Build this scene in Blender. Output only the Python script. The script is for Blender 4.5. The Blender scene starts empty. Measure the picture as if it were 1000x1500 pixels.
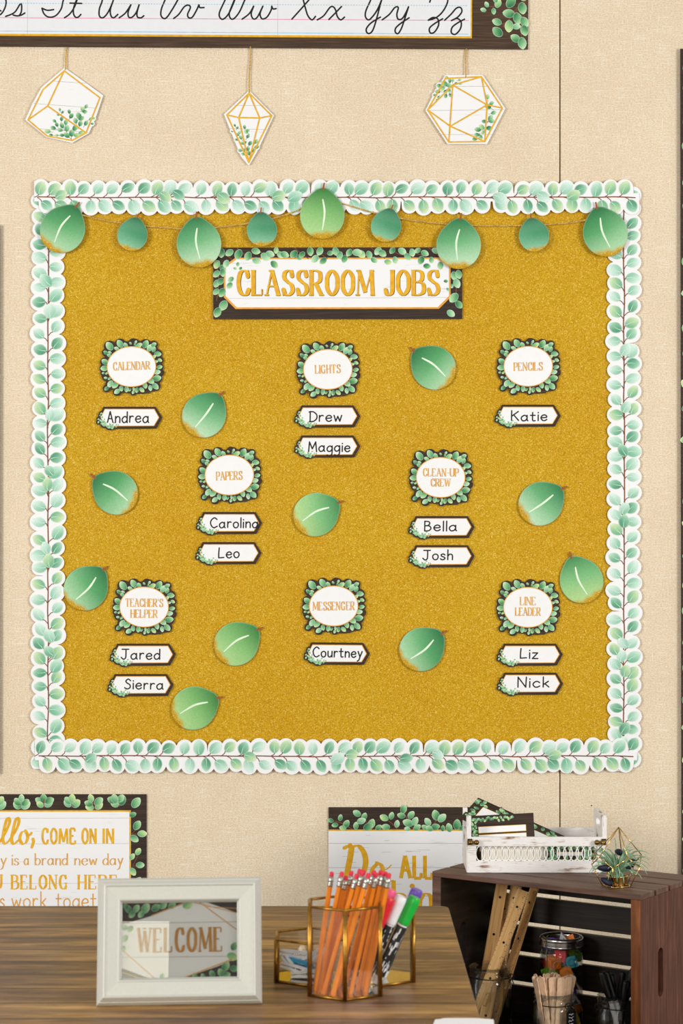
import bpy, math, random
from mathutils import Matrix, Vector
from mathutils.geometry import tessellate_polygon
C = bpy.context.scene.collection
S = bpy.context.scene
pi = math.pi
random.seed(7)

# ------------------------------------------------------------------ camera, world, lights
D = 4.35            # camera to wall
F = 2900.0          # focal length in pixels of the 1000x1500 frame
CZ = 1.42           # camera height
HV = 780.0          # horizon row
K = D / F           # metres per pixel on the wall plane
cam_d = bpy.data.cameras.new('camera'); cam = bpy.data.objects.new('camera', cam_d); C.objects.link(cam)
cam.location = (0, -D, CZ); cam.rotation_euler = (pi/2, 0, 0)
cam_d.sensor_fit = 'VERTICAL'; cam_d.sensor_height = 36; cam_d.sensor_width = 24
cam_d.lens = 36*F/1500; cam_d.shift_y = (HV-750)/1500
cam_d.clip_start = .05; cam_d.clip_end = 50
cam_d.dof.use_dof = True; cam_d.dof.focus_distance = D-.03; cam_d.dof.aperture_fstop = 10
S.camera = cam
S.view_settings.view_transform = 'Standard'; S.view_settings.look = 'None'
S.view_settings.exposure = 0.22; S.view_settings.gamma = 1; S.view_settings.use_curve_mapping = False
w = bpy.data.worlds.new('room_light'); S.world = w; w.use_nodes = True
w.node_tree.nodes['Background'].inputs[0].default_value = (1, .98, .95, 1)
w.node_tree.nodes['Background'].inputs[1].default_value = .40

def area(name, loc, target, sx, sy, power, col=(1, 1, 1)):
    l = bpy.data.lights.new(name, 'AREA'); l.shape = 'RECTANGLE'; l.size = sx; l.size_y = sy
    l.energy = power; l.color = col
    o = bpy.data.objects.new(name, l); C.objects.link(o); o.location = loc
    o.rotation_euler = (Vector(target)-Vector(loc)).to_track_quat('-Z', 'Y').to_euler()
    return o
area('softbox_left', (-2.7, -3.5, 1.95), (-.1, 0, .98), 1.1, 1.1, 73, (1, .985, .955))
area('softbox_right', (2.8, -3.4, 1.9), (.15, 0, 1.02), 1.1, 1.1, 73, (1, .985, .955))
def P(u, v, d):   # a point of the place seen at column u, row v and d metres from the camera
    return Vector(((u-500)*d/F, d-D, CZ-(v-HV)*d/F))
# softbox behind the camera on the left, the one mirrored in the small frame's glass
_n = Vector((math.sin(math.radians(4)), -math.cos(math.radians(4)), 0))*math.cos(math.radians(15))+Vector((0, 0, math.sin(math.radians(15))))
def mirror(u, v, t):
    p = P(u, v, 2.81); r = (p-Vector((0, -D, CZ))).normalized(); r = r-2*r.dot(_n)*_n
    return p+r*t
_c = mirror(245, 1349, 2.9); _e = mirror(180, 1349, 2.9); _b = mirror(245, 1440, 2.9)
_ax = (_e-_c).normalized(); _ay = (_b-_c).normalized()
_ctr = _c+_ax*.45+_ay*.45
_l = bpy.data.lights.new('softbox_front', 'AREA'); _l.shape = 'RECTANGLE'; _l.size = .9; _l.size_y = .9; _l.energy = 15; _l.color = (1, .95, .74)
_o = bpy.data.objects.new('softbox_front', _l); C.objects.link(_o)
_z = _ax.cross(_ay).normalized()
if _z.dot(P(200, 1400, 2.81)-_ctr) > 0: _z = -_z
_yy = _z.cross(_ax).normalized()
_m = Matrix((_ax, _yy, _z)).transposed().to_4x4(); _m.translation = _ctr; _o.matrix_world = _m

# ------------------------------------------------------------------ materials
def lin(c):
    return tuple((x/255/12.92 if x/255 <= .04045 else ((x/255+.055)/1.055)**2.4) for x in c)
def L4(c): return lin(c)+(1,)
class NT:
    def __init__(s, name, rough=.6, spec=.3, metal=0):
        s.m = bpy.data.materials.new(name); s.m.use_nodes = True; s.t = s.m.node_tree; s.n = s.t.nodes
        s.b = s.n['Principled BSDF']; s.b.inputs['Roughness'].default_value = rough
        s.b.inputs['Specular IOR Level'].default_value = spec; s.b.inputs['Metallic'].default_value = metal
    def add(s, typ, **kw):
        nd = s.n.new(typ)
        for k, v in kw.items():
            if k.startswith('i_'):
                key = k[2:]; key = int(key) if key.isdigit() else key
                if isinstance(v, bpy.types.NodeSocket): s.t.links.new(v, nd.inputs[key])
                else: nd.inputs[key].default_value = v
            else: setattr(nd, k, v)
        return nd
    def coord(s, scale=(1, 1, 1), rot=(0, 0, 0)):
        tc = s.add('ShaderNodeTexCoord'); mp = s.add('ShaderNodeMapping', i_Vector=tc.outputs['Object'], i_Scale=scale, i_Rotation=rot)
        return mp.outputs[0]
    def noise(s, vec, scale=1, detail=3, rough=.5):
        return s.add('ShaderNodeTexNoise', i_Vector=vec, i_Scale=scale, i_Detail=detail, i_Roughness=rough).outputs['Fac']
    def ramp(s, fac, stops, interp='LINEAR'):
        r = s.add('ShaderNodeValToRGB', i_Fac=fac); e = r.color_ramp.elements; r.color_ramp.interpolation = interp
        while len(e) > 1: e.remove(e[0])
        e[0].position = stops[0][0]; e[0].color = stops[0][1]
        for p, c in stops[1:]:
            q = e.new(p); q.color = c
        return r.outputs['Color']
    def mix(s, fac, a, b, mode='MIX'):
        n = s.add('ShaderNodeMix', data_type='RGBA', blend_type=mode)
        for sock, v in ((n.inputs[0], fac), (n.inputs[6], a), (n.inputs[7], b)):
            if isinstance(v, bpy.types.NodeSocket): s.t.links.new(v, sock)
            else: sock.default_value = v
        return n.outputs[2]
    def math(s, op, a, b=0.0, c=0.0):
        n = s.add('ShaderNodeMath', operation=op)
        for i, v in enumerate((a, b, c)):
            if isinstance(v, bpy.types.NodeSocket): s.t.links.new(v, n.inputs[i])
            else: n.inputs[i].default_value = v
        return n.outputs[0]
    def col(s, c):
        if isinstance(c, bpy.types.NodeSocket): s.t.links.new(c, s.b.inputs['Base Color'])
        else: s.b.inputs['Base Color'].default_value = c
        return s
    def bump(s, h, strength=.2, dist=.001):
        b = s.add('ShaderNodeBump', i_Height=h, i_Strength=strength, i_Distance=dist)
        s.t.links.new(b.outputs[0], s.b.inputs['Normal'])

M = {}
def simple(name, c, rough=.55, spec=.3, metal=0, var=.06, scale=60):
    t = NT(name, rough, spec, metal)
    n = t.noise(t.coord((1, 1, 1)), scale, 2)
    a = L4(tuple(max(0, x*(1-var)) for x in c)); b = L4(tuple(min(255, x*(1+var)) for x in c))
    t.col(t.ramp(n, [(.3, a), (.7, b)])); M[name] = t.m
    return t
W_ = (1, 1, 1, 1)
# linen wall fabric
t = NT('linen', .85, .1)
v = t.coord((1, 1, 1)); sx = t.add('ShaderNodeSeparateXYZ', i_Vector=v)
wx = t.math('SINE', t.math('MULTIPLY', sx.outputs[0], 2*pi/.0046)); wz = t.math('SINE', t.math('MULTIPLY', sx.outputs[2], 2*pi/.0041))
weave = t.math('MULTIPLY', wx, wz)
nf = t.noise(t.coord((260, 1, 420)), 1, 2)
hs = t.noise(t.coord((22, 1, 620)), 1, 2, .6); vs = t.noise(t.coord((560, 1, 30)), 1, 2, .6); vs = t.math('SUBTRACT', vs, .03)
slub = t.math('MAXIMUM', hs, vs)
patch = t.noise(t.coord((6, 1, 6)), 1, 4)
base = t.ramp(nf, [(.25, L4((214, 193, 163))), (.5, L4((233, 216, 190))), (.75, L4((247, 235, 215)))])
base = t.mix(t.ramp(slub, [(.565, (0, 0, 0, 1)), (.71, (.85, .85, .85, 1))]), base, L4((252, 246, 232)))
wv = t.ramp(t.math('MULTIPLY_ADD', weave, .5, .5), [(0.0, (.88, .86, .83, 1)), (1.0, (1.0, 1.0, 1.0, 1))])
base = t.mix(1.0, base, wv, 'MULTIPLY')
base = t.mix(1.0, base, t.ramp(patch, [(.3, (.94, .925, .90, 1)), (.7, (1, 1, 1, 1))]), 'MULTIPLY')
t.col(base); t.bump(t.math('ADD', weave, nf), .25, .0008); M['linen'] = t.m

def glitter(t, sc=(1, 1, 1)):
    vo = t.add('ShaderNodeTexVoronoi', i_Vector=t.coord(sc), i_Scale=620.0, i_Randomness=1.0)
    sp = t.add('ShaderNodeSeparateColor', i_Color=vo.outputs['Color'])
    c1 = t.ramp(sp.outputs[0], [(0, L4((174, 132, 10))), (.35, L4((192, 150, 20))), (.7, L4((206, 165, 34))), (.9, L4((211, 172, 52))), (1, L4((228, 202, 112)))])
    big = t.noise(t.coord(tuple(4*s for s in sc)), 1, 6, .6)
    return t.mix(1.0, c1, t.ramp(big, [(.3, (.96, .88, .72, 1)), (.7, (1.0, 1.0, .95, 1))]), 'MULTIPLY')
t = NT('gold_glitter_paper', .6, .12); t.col(glitter(t)); M['glitter'] = t.m
# printed art: vertex colour, alpha = gold dipped
t = NT('printed_paper', .6, .25)
at = t.add('ShaderNodeVertexColor', layer_name='Col')
wc = t.noise(t.coord((1, 1, 1)), 260, 4, .6)
cc = t.mix(1.0, at.outputs['Color'], t.ramp(wc, [(.3, (.86, .9, .88, 1)), (.65, (1.04, 1.03, 1.02, 1))]), 'MULTIPLY')
t.col(t.mix(at.outputs['Alpha'], glitter(t), cc)); M['print'] = t.m
# dark wood print
def woodprint(name, a, b, c, sc=(9, 240, 1)):
    t = NT(name, .6, .25)
    n = t.noise(t.coord(sc), 1, 5, .65)
    t.col(t.ramp(n, [(.28, L4(a)), (.5, L4(b)), (.75, L4(c))])); M[name] = t.m
woodprint('dark_wood_print', (36, 26, 20), (54, 41, 33), (74, 58, 47))
woodprint('chart_wood_print', (50, 35, 24), (72, 53, 39), (98, 78, 60))
def whitewood(name, base, streak):
    t = NT(name, .55, .25)
    n = t.noise(t.coord((16, 300, 1)), 1, 5, .7); n2 = t.noise(t.coord((12, 40, 1)), 1, 3)
    f = t.math('MULTIPLY', n, n2)
    t.col(t.ramp(f, [(.2, L4(base)), (.34, L4(base)), (.44, L4(streak))])); M[name] = t.m
whitewood('white_wood_print', (236, 236, 238), (202, 198, 195))
simple('white_paper', (237, 237, 239), .55, .25, 0, .006)
simple('lined_paper', (226, 228, 232), .55, .25, 0, .006)
simple('ink_black', (18, 18, 20), .5, .3, 0, .1)
simple('brown_ink', (110, 62, 38), .6, .2)
simple('title_shadow_ink', (120, 70, 25), .6, .2)
simple('grey_ink', (188, 184, 182), .6, .2)
simple('pink_ink', (232, 130, 170), .6, .2)
simple('blue_ink', (140, 196, 226), .6, .2)
t = NT('gold_print', .5, .35); n = t.noise(t.coord((1, 1, 1)), 90, 4)
t.col(t.ramp(n, [(.3, L4((214, 156, 14))), (.7, L4((234, 182, 36)))])); M['gold_print'] = t.m
t = NT('gold_print_orange', .5, .35); n = t.noise(t.coord((1, 1, 1)), 90, 4)
t.col(t.ramp(n, [(.3, L4((208, 150, 72))), (.7, L4((226, 176, 100)))])); M['gold_print_orange'] = t.m
simple('welcome_gold', (190, 132, 44), .5, .3)
simple('orange_edge', (226, 160, 62), .5, .3)
simple('midrib_print', (222, 240, 214), .55, .25, 0, .04)
simple('stem_print', (150, 88, 48), .6, .2, 0, .15)
simple('twine', (196, 160, 92), .9, .1, 0, .2, 400)
simple('foam_pad', (225, 220, 208), .9, .1)
simple('dark_gap', (70, 56, 42), .9, .05)
simple('floor_carpet', (120, 110, 98), .95, .05, 0, .15, 200)
# desk laminate
t = NT('desk_laminate', .42, .3)
v = t.coord((1, 1, 1))
n1 = t.noise(t.coord((5, 34, 1)), 1, 6, .66); n2 = t.noise(t.coord((16, 170, 1)), 1, 5, .7); n3 = t.noise(t.coord((2.2, 26, 1)), 1, 3)
fac = t.math('ADD', t.math('MULTIPLY', n1, .66), t.math('MULTIPLY', n2, .34))
cwood = t.ramp(fac, [(.36, L4((80, 54, 30))), (.44, L4((118, 84, 50))), (.51, L4((154, 116, 68))), (.58, L4((182, 142, 86))), (.68, L4((202, 164, 106)))])
cwood = t.mix(t.ramp(n3, [(.42, (0, 0, 0, 1)), (.62, (.7, .7, .7, 1))]), cwood, L4((104, 76, 58)))
sy_ = t.add('ShaderNodeSeparateXYZ', i_Vector=v)
st = t.math('ADD', t.math('ADD', sy_.outputs[1], .0085), t.math('MULTIPLY', t.noise(t.coord((4, 1.5, 1)), 1, 3), .012))
idx = t.math('FLOOR', t.math('DIVIDE', st, .09))
pl_ = t.add('ShaderNodeTexWhiteNoise', noise_dimensions='1D', i_W=idx).outputs['Value']
cwood = t.mix(1.0, cwood, t.ramp(pl_, [(0, (.78, .74, .74, 1)), (1, (1.08, 1.06, 1.02, 1))]), 'MULTIPLY')
line = t.math('PINGPONG', st, .045)
cwood = t.mix(t.ramp(line, [(0, (.95, .95, .95, 1)), (.0020, (.85, .85, .85, 1)), (.0046, (0, 0, 0, 1))]), cwood, L4((54, 38, 26)))
t.col(cwood); M['desk'] = t.m
simple('desk_edge', (168, 158, 152), .45, .4)
simple('desk_leg_metal', (60, 58, 56), .4, .5, .6)
# crate stain
def stain(name, a, b, c, sc):
    t = NT(name, .5, .35)
    n1 = t.noise(t.coord(sc), 1, 5, .62); n2 = t.noise(t.coord((14, 14, 14)), 1, 3)
    q = t.ramp(n1, [(.3, L4(a)), (.52, L4(b)), (.72, L4(c))])
    q = t.mix(1.0, q, t.ramp(n2, [(.3, (.8, .76, .74, 1)), (.7, (1.06, 1.04, 1.0, 1))]), 'MULTIPLY')
    t.col(q); t.bump(n1, .3, .001); M[name] = t.m
stain('crate_slat', (72, 50, 40), (100, 72, 60), (126, 96, 82), (6, 130, 90))
stain('crate_end', (62, 30, 19), (90, 50, 35), (118, 72, 53), (150, 9, 60))
stain('crate_inner_shade', (22, 16, 12), (36, 27, 20), (58, 44, 32), (6, 90, 130))  # shade inside the crate put into the colour: darker copy of slat stain
stain('crate_edge', (84, 44, 14), (118, 66, 28), (156, 94, 46), (60, 60, 8))
# whitewash
t = NT('whitewash', .7, .2)
n1 = t.noise(t.coord((13, 13, 330)), 1, 5, .72); n2 = t.noise(t.coord((26, 26, 60)), 1, 3)
t.col(t.ramp(t.math('MULTIPLY', n1, n2), [(.19, L4((226, 222, 220))), (.27, L4((233, 230, 228))), (.33, L4((206, 194, 188))), (.37, L4((150, 126, 110))), (.41, L4((120, 92, 76)))]))
t.bump(n1, .3, .001); M['whitewash'] = t.m
simple('white_lattice', (242, 240, 237), .6, .3, 0, .02)
simple('raw_wood', (196, 146, 110), .7, .2)
simple('frame_paint', (186, 186, 178), .38, .45, 0, .012, 300)
simple('frame_back', (60, 45, 35), .8, .2)
simple('brass', (168, 124, 52), .36, .5, 1, .1, 200)
simple('bright_brass', (222, 186, 110), .22, .5, 1, .06, 200)
simple('antique_brass', (128, 100, 50), .3, .5, 1, .15, 300)
simple('dark_plate', (52, 42, 28), .5, .4, .5)
simple('mirror_base', (205, 200, 188), .04, .5, 1, .01)
simple('steel', (196, 194, 196), .22, .5, 1, .03, 200)
simple('ferrule', (186, 184, 178), .3, .5, .9, .12, 500)
simple('pencil_orange', (222, 124, 16), .35, .4, 0, .05, 40)
simple('pencil_wood', (190, 140, 90), .7, .2)
simple('eraser_pink', (206, 56, 72), .75, .2, 0, .05)
simple('black_plastic', (16, 17, 19), .25, .5, 0, .1)
simple('white_plastic', (232, 232, 238), .35, .4, 0, .02)
simple('red_plastic', (222, 36, 52), .3, .5, 0, .04)
simple('pink_plastic', (240, 92, 140), .3, .5, 0, .04)
simple('green_plastic', (22, 176, 60), .3, .5, 0, .04)
simple('purple_plastic', (104, 72, 176), .3, .5, 0, .04)
simple('orange_plastic', (238, 132, 24), .3, .5, 0, .04)
simple('lime_plastic', (134, 196, 30), .3, .5, 0, .04)
simple('teal_plastic', (24, 150, 170), .3, .5, 0, .04)
simple('yellow_plastic', (236, 204, 30), .3, .5, 0, .04)
simple('blue_plastic', (40, 156, 204), .35, .4, 0, .04)
simple('pale_pink_plastic', (214, 186, 180), .4, .4, 0, .04)
simple('marker_sleeve', (34, 38, 38), .35, .4, 0, .2, 300)
simple('black_wire', (20, 19, 18), .5, .4)
simple('stick_wood', (238, 202, 168), .7, .2, 0, .07, 90)
simple('cream_card', (240, 234, 222), .6, .2, 0, .02)
t = NT('ruler_wood', .5, .35); n = t.noise(t.coord((220, 6, 60)), 1, 4, .6)
t.col(t.ramp(n, [(.3, L4((196, 142, 80))), (.5, L4((226, 176, 112))), (.72, L4((242, 200, 142)))])); M['ruler_wood'] = t.m
t = NT('air_plant_leaf', .6, .25); n = t.noise(t.coord((60, 60, 60)), 1, 3)
t.col(t.ramp(n, [(.3, L4((98, 134, 98))), (.7, L4((166, 196, 166)))])); M['air_leaf'] = t.m
simple('navy_petal', (16, 18, 42), .5, .3, 0, .2)
def glass(name, tint, base=.02, rim=.55, rough=0.0):
    m = bpy.data.materials.new(name); m.use_nodes = True; t = m.node_tree; n = t.nodes; n.remove(n['Principled BSDF'])
    out = n['Material Output']; tr = n.new('ShaderNodeBsdfTransparent'); tr.inputs[0].default_value = tint
    gl = n.new('ShaderNodeBsdfGlossy'); gl.inputs['Roughness'].default_value = rough
    fr = n.new('ShaderNodeFresnel'); fr.inputs['IOR'].default_value = 1.5
    ma = n.new('ShaderNodeMath'); ma.operation = 'MULTIPLY_ADD'; ma.inputs[1].default_value = rim; ma.inputs[2].default_value = base
    t.links.new(fr.outputs[0], ma.inputs[0])
    mx = n.new('ShaderNodeMixShader'); t.links.new(ma.outputs[0], mx.inputs[0]); t.links.new(tr.outputs[0], mx.inputs[1]); t.links.new(gl.outputs[0], mx.inputs[2])
    t.links.new(mx.outputs[0], out.inputs[0]); M[name] = m
glass('pane_glass', (.985, .99, .985, 1), .0, .38)
glass('photo_glass', (.93, .93, .92, 1), .0, .8)
glass('jar_glass', (.97, .985, .98, 1), .01, .6)

# ------------------------------------------------------------------ mesh building
class MB:
    def __init__(s): s.v = []; s.f = []; s.c = []; s.zi = 0
    def add(s, verts, faces, cols=None):
        o = len(s.v); s.v += [tuple(p) for p in verts]; s.f += [tuple(i+o for i in f) for f in faces]
        if cols is not None:
            while len(s.c) < o: s.c.append((1, 1, 1, 1))
            s.c += [tuple(c) if len(c) == 4 else tuple(c)+(1,) for c in cols]
        elif s.c: s.c += [(1, 1, 1, 1)]*len(verts)
    def mesh(s, name, mat, smooth=False):
        me = bpy.data.meshes.new(name); me.from_pydata(s.v, [], s.f); me.update()
        if s.c:
            a = me.color_attributes.new('Col', 'FLOAT_COLOR', 'POINT')
            a.data.foreach_set('color', [x for c in s.c for x in c])
        if smooth: me.polygons.foreach_set('use_smooth', [True]*len(me.polygons))
        me.materials.append(M[mat] if isinstance(mat, str) else mat)
        return me
def link(me, name, parent=None, mat4=None):
    o = bpy.data.objects.new(name, me); C.objects.link(o)
    if parent is not None: o.parent = parent
    if mat4 is not None: o.matrix_basis = mat4
    return o
def obj(name, mb, mat, parent=None, smooth=False, mat4=None, bevel=0, seg=2):
    o = link(mb.mesh(name, mat, smooth), name, parent, mat4)
    if bevel:
        b = o.modifiers.new('bevel', 'BEVEL'); b.width = bevel; b.segments = seg; b.limit_method = 'ANGLE'; b.angle_limit = .6
    return o
def tag(o, label, cat, group=None, kind=None):
    if label: o['label'] = label
    if cat: o['category'] = cat
    if group: o['group'] = group
    if kind: o['kind'] = kind
    return o
def empty(name, loc=(0, 0, 0), rz=0, mat4=None):
    o = bpy.data.objects.new(name, None); C.objects.link(o); o.empty_display_size = .05
    if mat4 is not None: o.matrix_basis = mat4
    else: o.location = loc; o.rotation_euler = (0, 0, rz)
    return o
def copy_tree(o, parent=None):
    c = o.copy(); C.objects.link(c)
    if parent is not None: c.parent = parent
    for ch in list(o.children): copy_tree(ch, c)
    return c
def wallmat(u, v, z, roll=0):      # a frame on the wall: local x right, y up, z out of the wall
    return Matrix.Translation(((u-500)*K, -z, CZ-(v-HV)*K)) @ Matrix.Rotation(pi/2, 4, 'X') @ Matrix.Rotation(roll, 4, 'Z')
def walltop(name, u, v, z, roll, label, cat, group=None):
    o = empty(name, mat4=wallmat(u, v, z, roll)); return tag(o, label, cat, group)
def box(mb, x0, x1, y0, y1, z0, z1):
    vs = [(x, y, z) for z in (z0, z1) for y in (y0, y1) for x in (x0, x1)]
    mb.add(vs, [(0, 2, 3, 1), (4, 5, 7, 6), (0, 1, 5, 4), (2, 6, 7, 3), (0, 4, 6, 2), (1, 3, 7, 5)])
def slab(mb, loops, z0, z1, k=K, cols=None):     # outline(s) with optional holes extruded
    if not isinstance(loops[0][0], (tuple, list)): loops = [loops]
    tri = tessellate_polygon([[Vector((p[0], p[1], 0)) for p in lp] for lp in loops])
    flat = [p for lp in loops for p in lp]; n = len(flat)
    vs = [(p[0]*k, p[1]*k, z1) for p in flat]+[(p[0]*k, p[1]*k, z0) for p in flat]
    fs = []
    for a, b, c in tri:
        cr = (flat[b][0]-flat[a][0])*(flat[c][1]-flat[a][1])-(flat[b][1]-flat[a][1])*(flat[c][0]-flat[a][0])
        if cr < 0: b, c = c, b
        fs.append((a, b, c)); fs.append((a+n, c+n, b+n))
    o = 0
    for lp in loops:
        m = len(lp)
        ar = sum(lp[i][0]*lp[(i+1) % m][1]-lp[(i+1) % m][0]*lp[i][1] for i in range(m))
        for i in range(m):
            j = (i+1) % m; a, b = (o+i, o+j)
            flip = (ar < 0) != (o > 0)
            fs.append((a, a+n, b+n, b) if not flip else (b, b+n, a+n, a))
        o += m
    mb.add(vs, fs)
def flatpoly(mb, pts, z, k=K, col=None):
    tri = tessellate_polygon([[Vector((p[0], p[1], 0)) for p in pts]])
    fs = []
    for a, b, c in tri:
        cr = (pts[b][0]-pts[a][0])*(pts[c][1]-pts[a][1])-(pts[b][1]-pts[a][1])*(pts[c][0]-pts[a][0])
        fs.append((a, b, c) if cr > 0 else (a, c, b))
    mb.add([(p[0]*k, p[1]*k, z) for p in pts], fs, [col]*len(pts) if col else None)
def rect(x0, y0, x1, y1): return [(x0, y0), (x1, y0), (x1, y1), (x0, y1)]
def ellipse(cx, cy, rx, ry, n=64): return [(cx+rx*math.cos(2*pi*i/n), cy+ry*math.sin(2*pi*i/n)) for i in range(n)]
def catmull(pts, n=7, closed=False):
    if len(pts) < 3: return list(pts)
    out = []; m = len(pts); rng = range(m) if closed else range(m-1)
    for i in rng:
        if closed: p0, p1, p2, p3 = pts[(i-1) % m], pts[i], pts[(i+1) % m], pts[(i+2) % m]
        else: p0, p1, p2, p3 = pts[max(i-1, 0)], pts[i], pts[i+1], pts[min(i+2, m-1)]
        for j in range(n):
            t = j/n
            out.append(tuple(.5*(2*p1[q]+(p2[q]-p0[q])*t+(2*p0[q]-5*p1[q]+4*p2[q]-p3[q])*t*t+(3*p1[q]-p0[q]-3*p2[q]+p3[q])*t**3) for q in range(len(p1))))
    if not closed: out.append(tuple(pts[-1]))
    return out
def ribbon(mb, pts, wid, z, k=K, cap=True, col=None):   # wid: number or function(index fraction, direction angle) in px
    pts = [p for i, p in enumerate(pts) if i == 0 or (abs(p[0]-pts[i-1][0])+abs(p[1]-pts[i-1][1])) > 1e-6]
    n = len(pts)
    if n < 2: return
    z = z+mb.zi*6e-6; mb.zi = (mb.zi+1) % 40
    vs = []
    for i, p in enumerate(pts):
        a = pts[max(i-1, 0)]; b = pts[min(i+1, n-1)]
        dx, dy = b[0]-a[0], b[1]-a[1]; l = math.hypot(dx, dy) or 1; dx /= l; dy /= l
        h = (wid(i/(n-1), math.atan2(dy, dx)) if callable(wid) else wid)/2
        zi = z+i*2.5e-6; vs += [((p[0]-dy*h)*k, (p[1]+dx*h)*k, zi), ((p[0]+dy*h)*k, (p[1]-dx*h)*k, zi)]
        if i == 0: h0, d0 = h, (dx, dy)
    h1, d1 = h, (dx, dy)
    fs = [(2*i, 2*i+1, 2*i+3, 2*i+2) for i in range(n-1)]
    if cap:
        for (p, h, d, s, ia, ib) in ((pts[0], h0, d0, -1, 1, 0), (pts[-1], h1, d1, 1, 2*n-2, 2*n-1)):
            o = len(vs); base = math.atan2(d[1], d[0])
            for q in range(1, 5):
                an = base+s*(pi/2-q*pi/5) if s == 1 else base+pi/2+q*pi/5
                vs.append(((p[0]+h*math.cos(an))*k, (p[1]+h*math.sin(an))*k, z))
            ring = [ia]+list(range(o, o+4))+[ib] if s == 1 else [0]+list(range(o, o+4))+[1]
            pp = [vs[r] for r in ring]
            ar = sum(pp[i][0]*pp[(i+1) % 6][1]-pp[(i+1) % 6][0]*pp[i][1] for i in range(6))
            fs.append(tuple(ring if ar > 0 else ring[::-1]))
    mb.add(vs, fs, [col]*len(vs) if col else None)
def tube(mb, pts, r, n=8, closed=False, cap=True):
    pts = [Vector(p) for p in pts]; m = len(pts); up = Vector((0, 0, 1)); vs = []; fs = []
    prev = None
    for i, p in enumerate(pts):
        a = pts[i-1] if (i > 0 or closed) else p; b = pts[(i+1) % m] if (i < m-1 or closed) else p
        d = (b-a).normalized()
        if prev is None:
            x = d.cross(up)
            if x.length < 1e-3: x = d.cross(Vector((1, 0, 0)))
            x.normalize()
        else: x = (prev-d*prev.dot(d)).normalized()
        prev = x; y = d.cross(x); rr = r(i/(m-1)) if callable(r) else r
        for j in range(n):
            an = 2*pi*j/n; vs.append(p+(x*math.cos(an)+y*math.sin(an))*rr)
    for i in range(m if closed else m-1):
        i2 = (i+1) % m
        for j in range(n): fs.append((i*n+j, i*n+(j+1) % n, i2*n+(j+1) % n, i2*n+j))
    if cap and not closed: fs += [tuple(range(n))[::-1], tuple((m-1)*n+j for j in range(n))]
    mb.add(vs, fs)
def lathe(mb, prof, n=32, origin=(0, 0, 0)):
    o = Vector(origin); vs = []; fs = []
    for r, z in prof:
        for j in range(n): vs.append(o+Vector((r*math.cos(2*pi*j/n), r*math.sin(2*pi*j/n), z)))
    for i in range(len(prof)-1):
        for j in range(n): fs.append((i*n+j, i*n+(j+1) % n, (i+1)*n+(j+1) % n, (i+1)*n+j))
    mb.add(vs, fs)
def frame_between(a, b, face=Vector((0, -1, 0))):   # local z along a->b, local y facing `face`
    a = Vector(a); b = Vector(b); z = (b-a).normalized(); y = (face-z*face.dot(z)).normalized(); x = y.cross(z)
    m = Matrix((x, y, z)).transposed().to_4x4(); m.translation = a
    return m
def mixc(a, b, t): return tuple(a[i]*(1-t)+b[i]*t for i in range(3))

# ------------------------------------------------------------------ printed leaves
PAL = {  # base (stem end), middle, outer
 'mint': [((104, 176, 144), (158, 208, 182), (212, 236, 224)), ((122, 184, 154), (178, 218, 200), (222, 240, 232)), ((92, 160, 128), (140, 196, 166), (196, 228, 210)),
          ((140, 194, 170), (190, 224, 210), (226, 242, 236)), ((98, 168, 134), (164, 208, 164), (216, 230, 190)), ((72, 142, 110), (114, 178, 146), (176, 216, 192))],
 'fresh': [((30, 104, 66), (102, 172, 116), (196, 228, 176)), ((54, 130, 84), (128, 190, 134), (206, 232, 190)), ((28, 96, 62), (84, 156, 106), (160, 208, 148)), ((92, 164, 118), (160, 208, 140), (226, 232, 170))],
 'pale': [((96, 166, 124), (156, 206, 160), (214, 234, 200)), ((70, 140, 100), (130, 190, 140), (190, 222, 170))]}
def leaf_print(mb, x, y, L, Wd, ang, pal, z, rim=None, k=K, seed=None, ns=14):
    """a printed leaf: (x, y) is the leaf's centre, ang the way its tip points (px, y up)"""
    p = random.choice(PAL[pal]); a, b, c = [lin(q) for q in p]
    z = z+mb.zi*6e-6; mb.zi = (mb.zi+1) % 40
    ca, sa = math.cos(ang), math.sin(ang); flip = random.choice((-1, 1)); vs = []; cs = []; fs = []
    rings = (0, .45, .82, 1.0)
    for ri, r in enumerate(rings):
        m = 1 if r == 0 else ns
        for j in range(m):
            th = 2*pi*j/ns; lx = -math.cos(th); ly = math.sin(th)
            tip = 1+.16*max(0, lx)**6; wsc = 1-.12*max(0, -lx)
            px = lx*L/2*tip*r; py = ly*Wd/2*wsc*r
            t = .5+.5*lx*r; s = flip*ly*r
            q = mixc(a, b, min(1, t*1.7)) if t < .6 else mixc(b, c, (t-.6)/.4)
            q = mixc(q, c, .42*max(0, s)); q = mixc(q, a, .6*max(0, -s))
            if r == 1.0: q = mixc(q, rim if rim else lin((226, 240, 224)), .45)
            vs.append(((x+px*ca-py*sa)*k, (y+px*sa+py*ca)*k, z)); cs.append(q)
    for j in range(ns): fs.append((0, 1+(j+1) % ns, 1+j))
    for ri in range(2):
        o1 = 1+ri*ns; o2 = o1+ns
        for j in range(ns): fs.append((o1+j, o1+(j+1) % ns, o2+(j+1) % ns, o2+j))
    mb.add(vs, [f if not ri else f for f in fs], cs)
BR = lin((128, 74, 48))
def stemline(mb, pts, wid, z, k=K, col=BR): ribbon(mb, catmull(pts, 5), wid, z, k, col=col)
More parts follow.
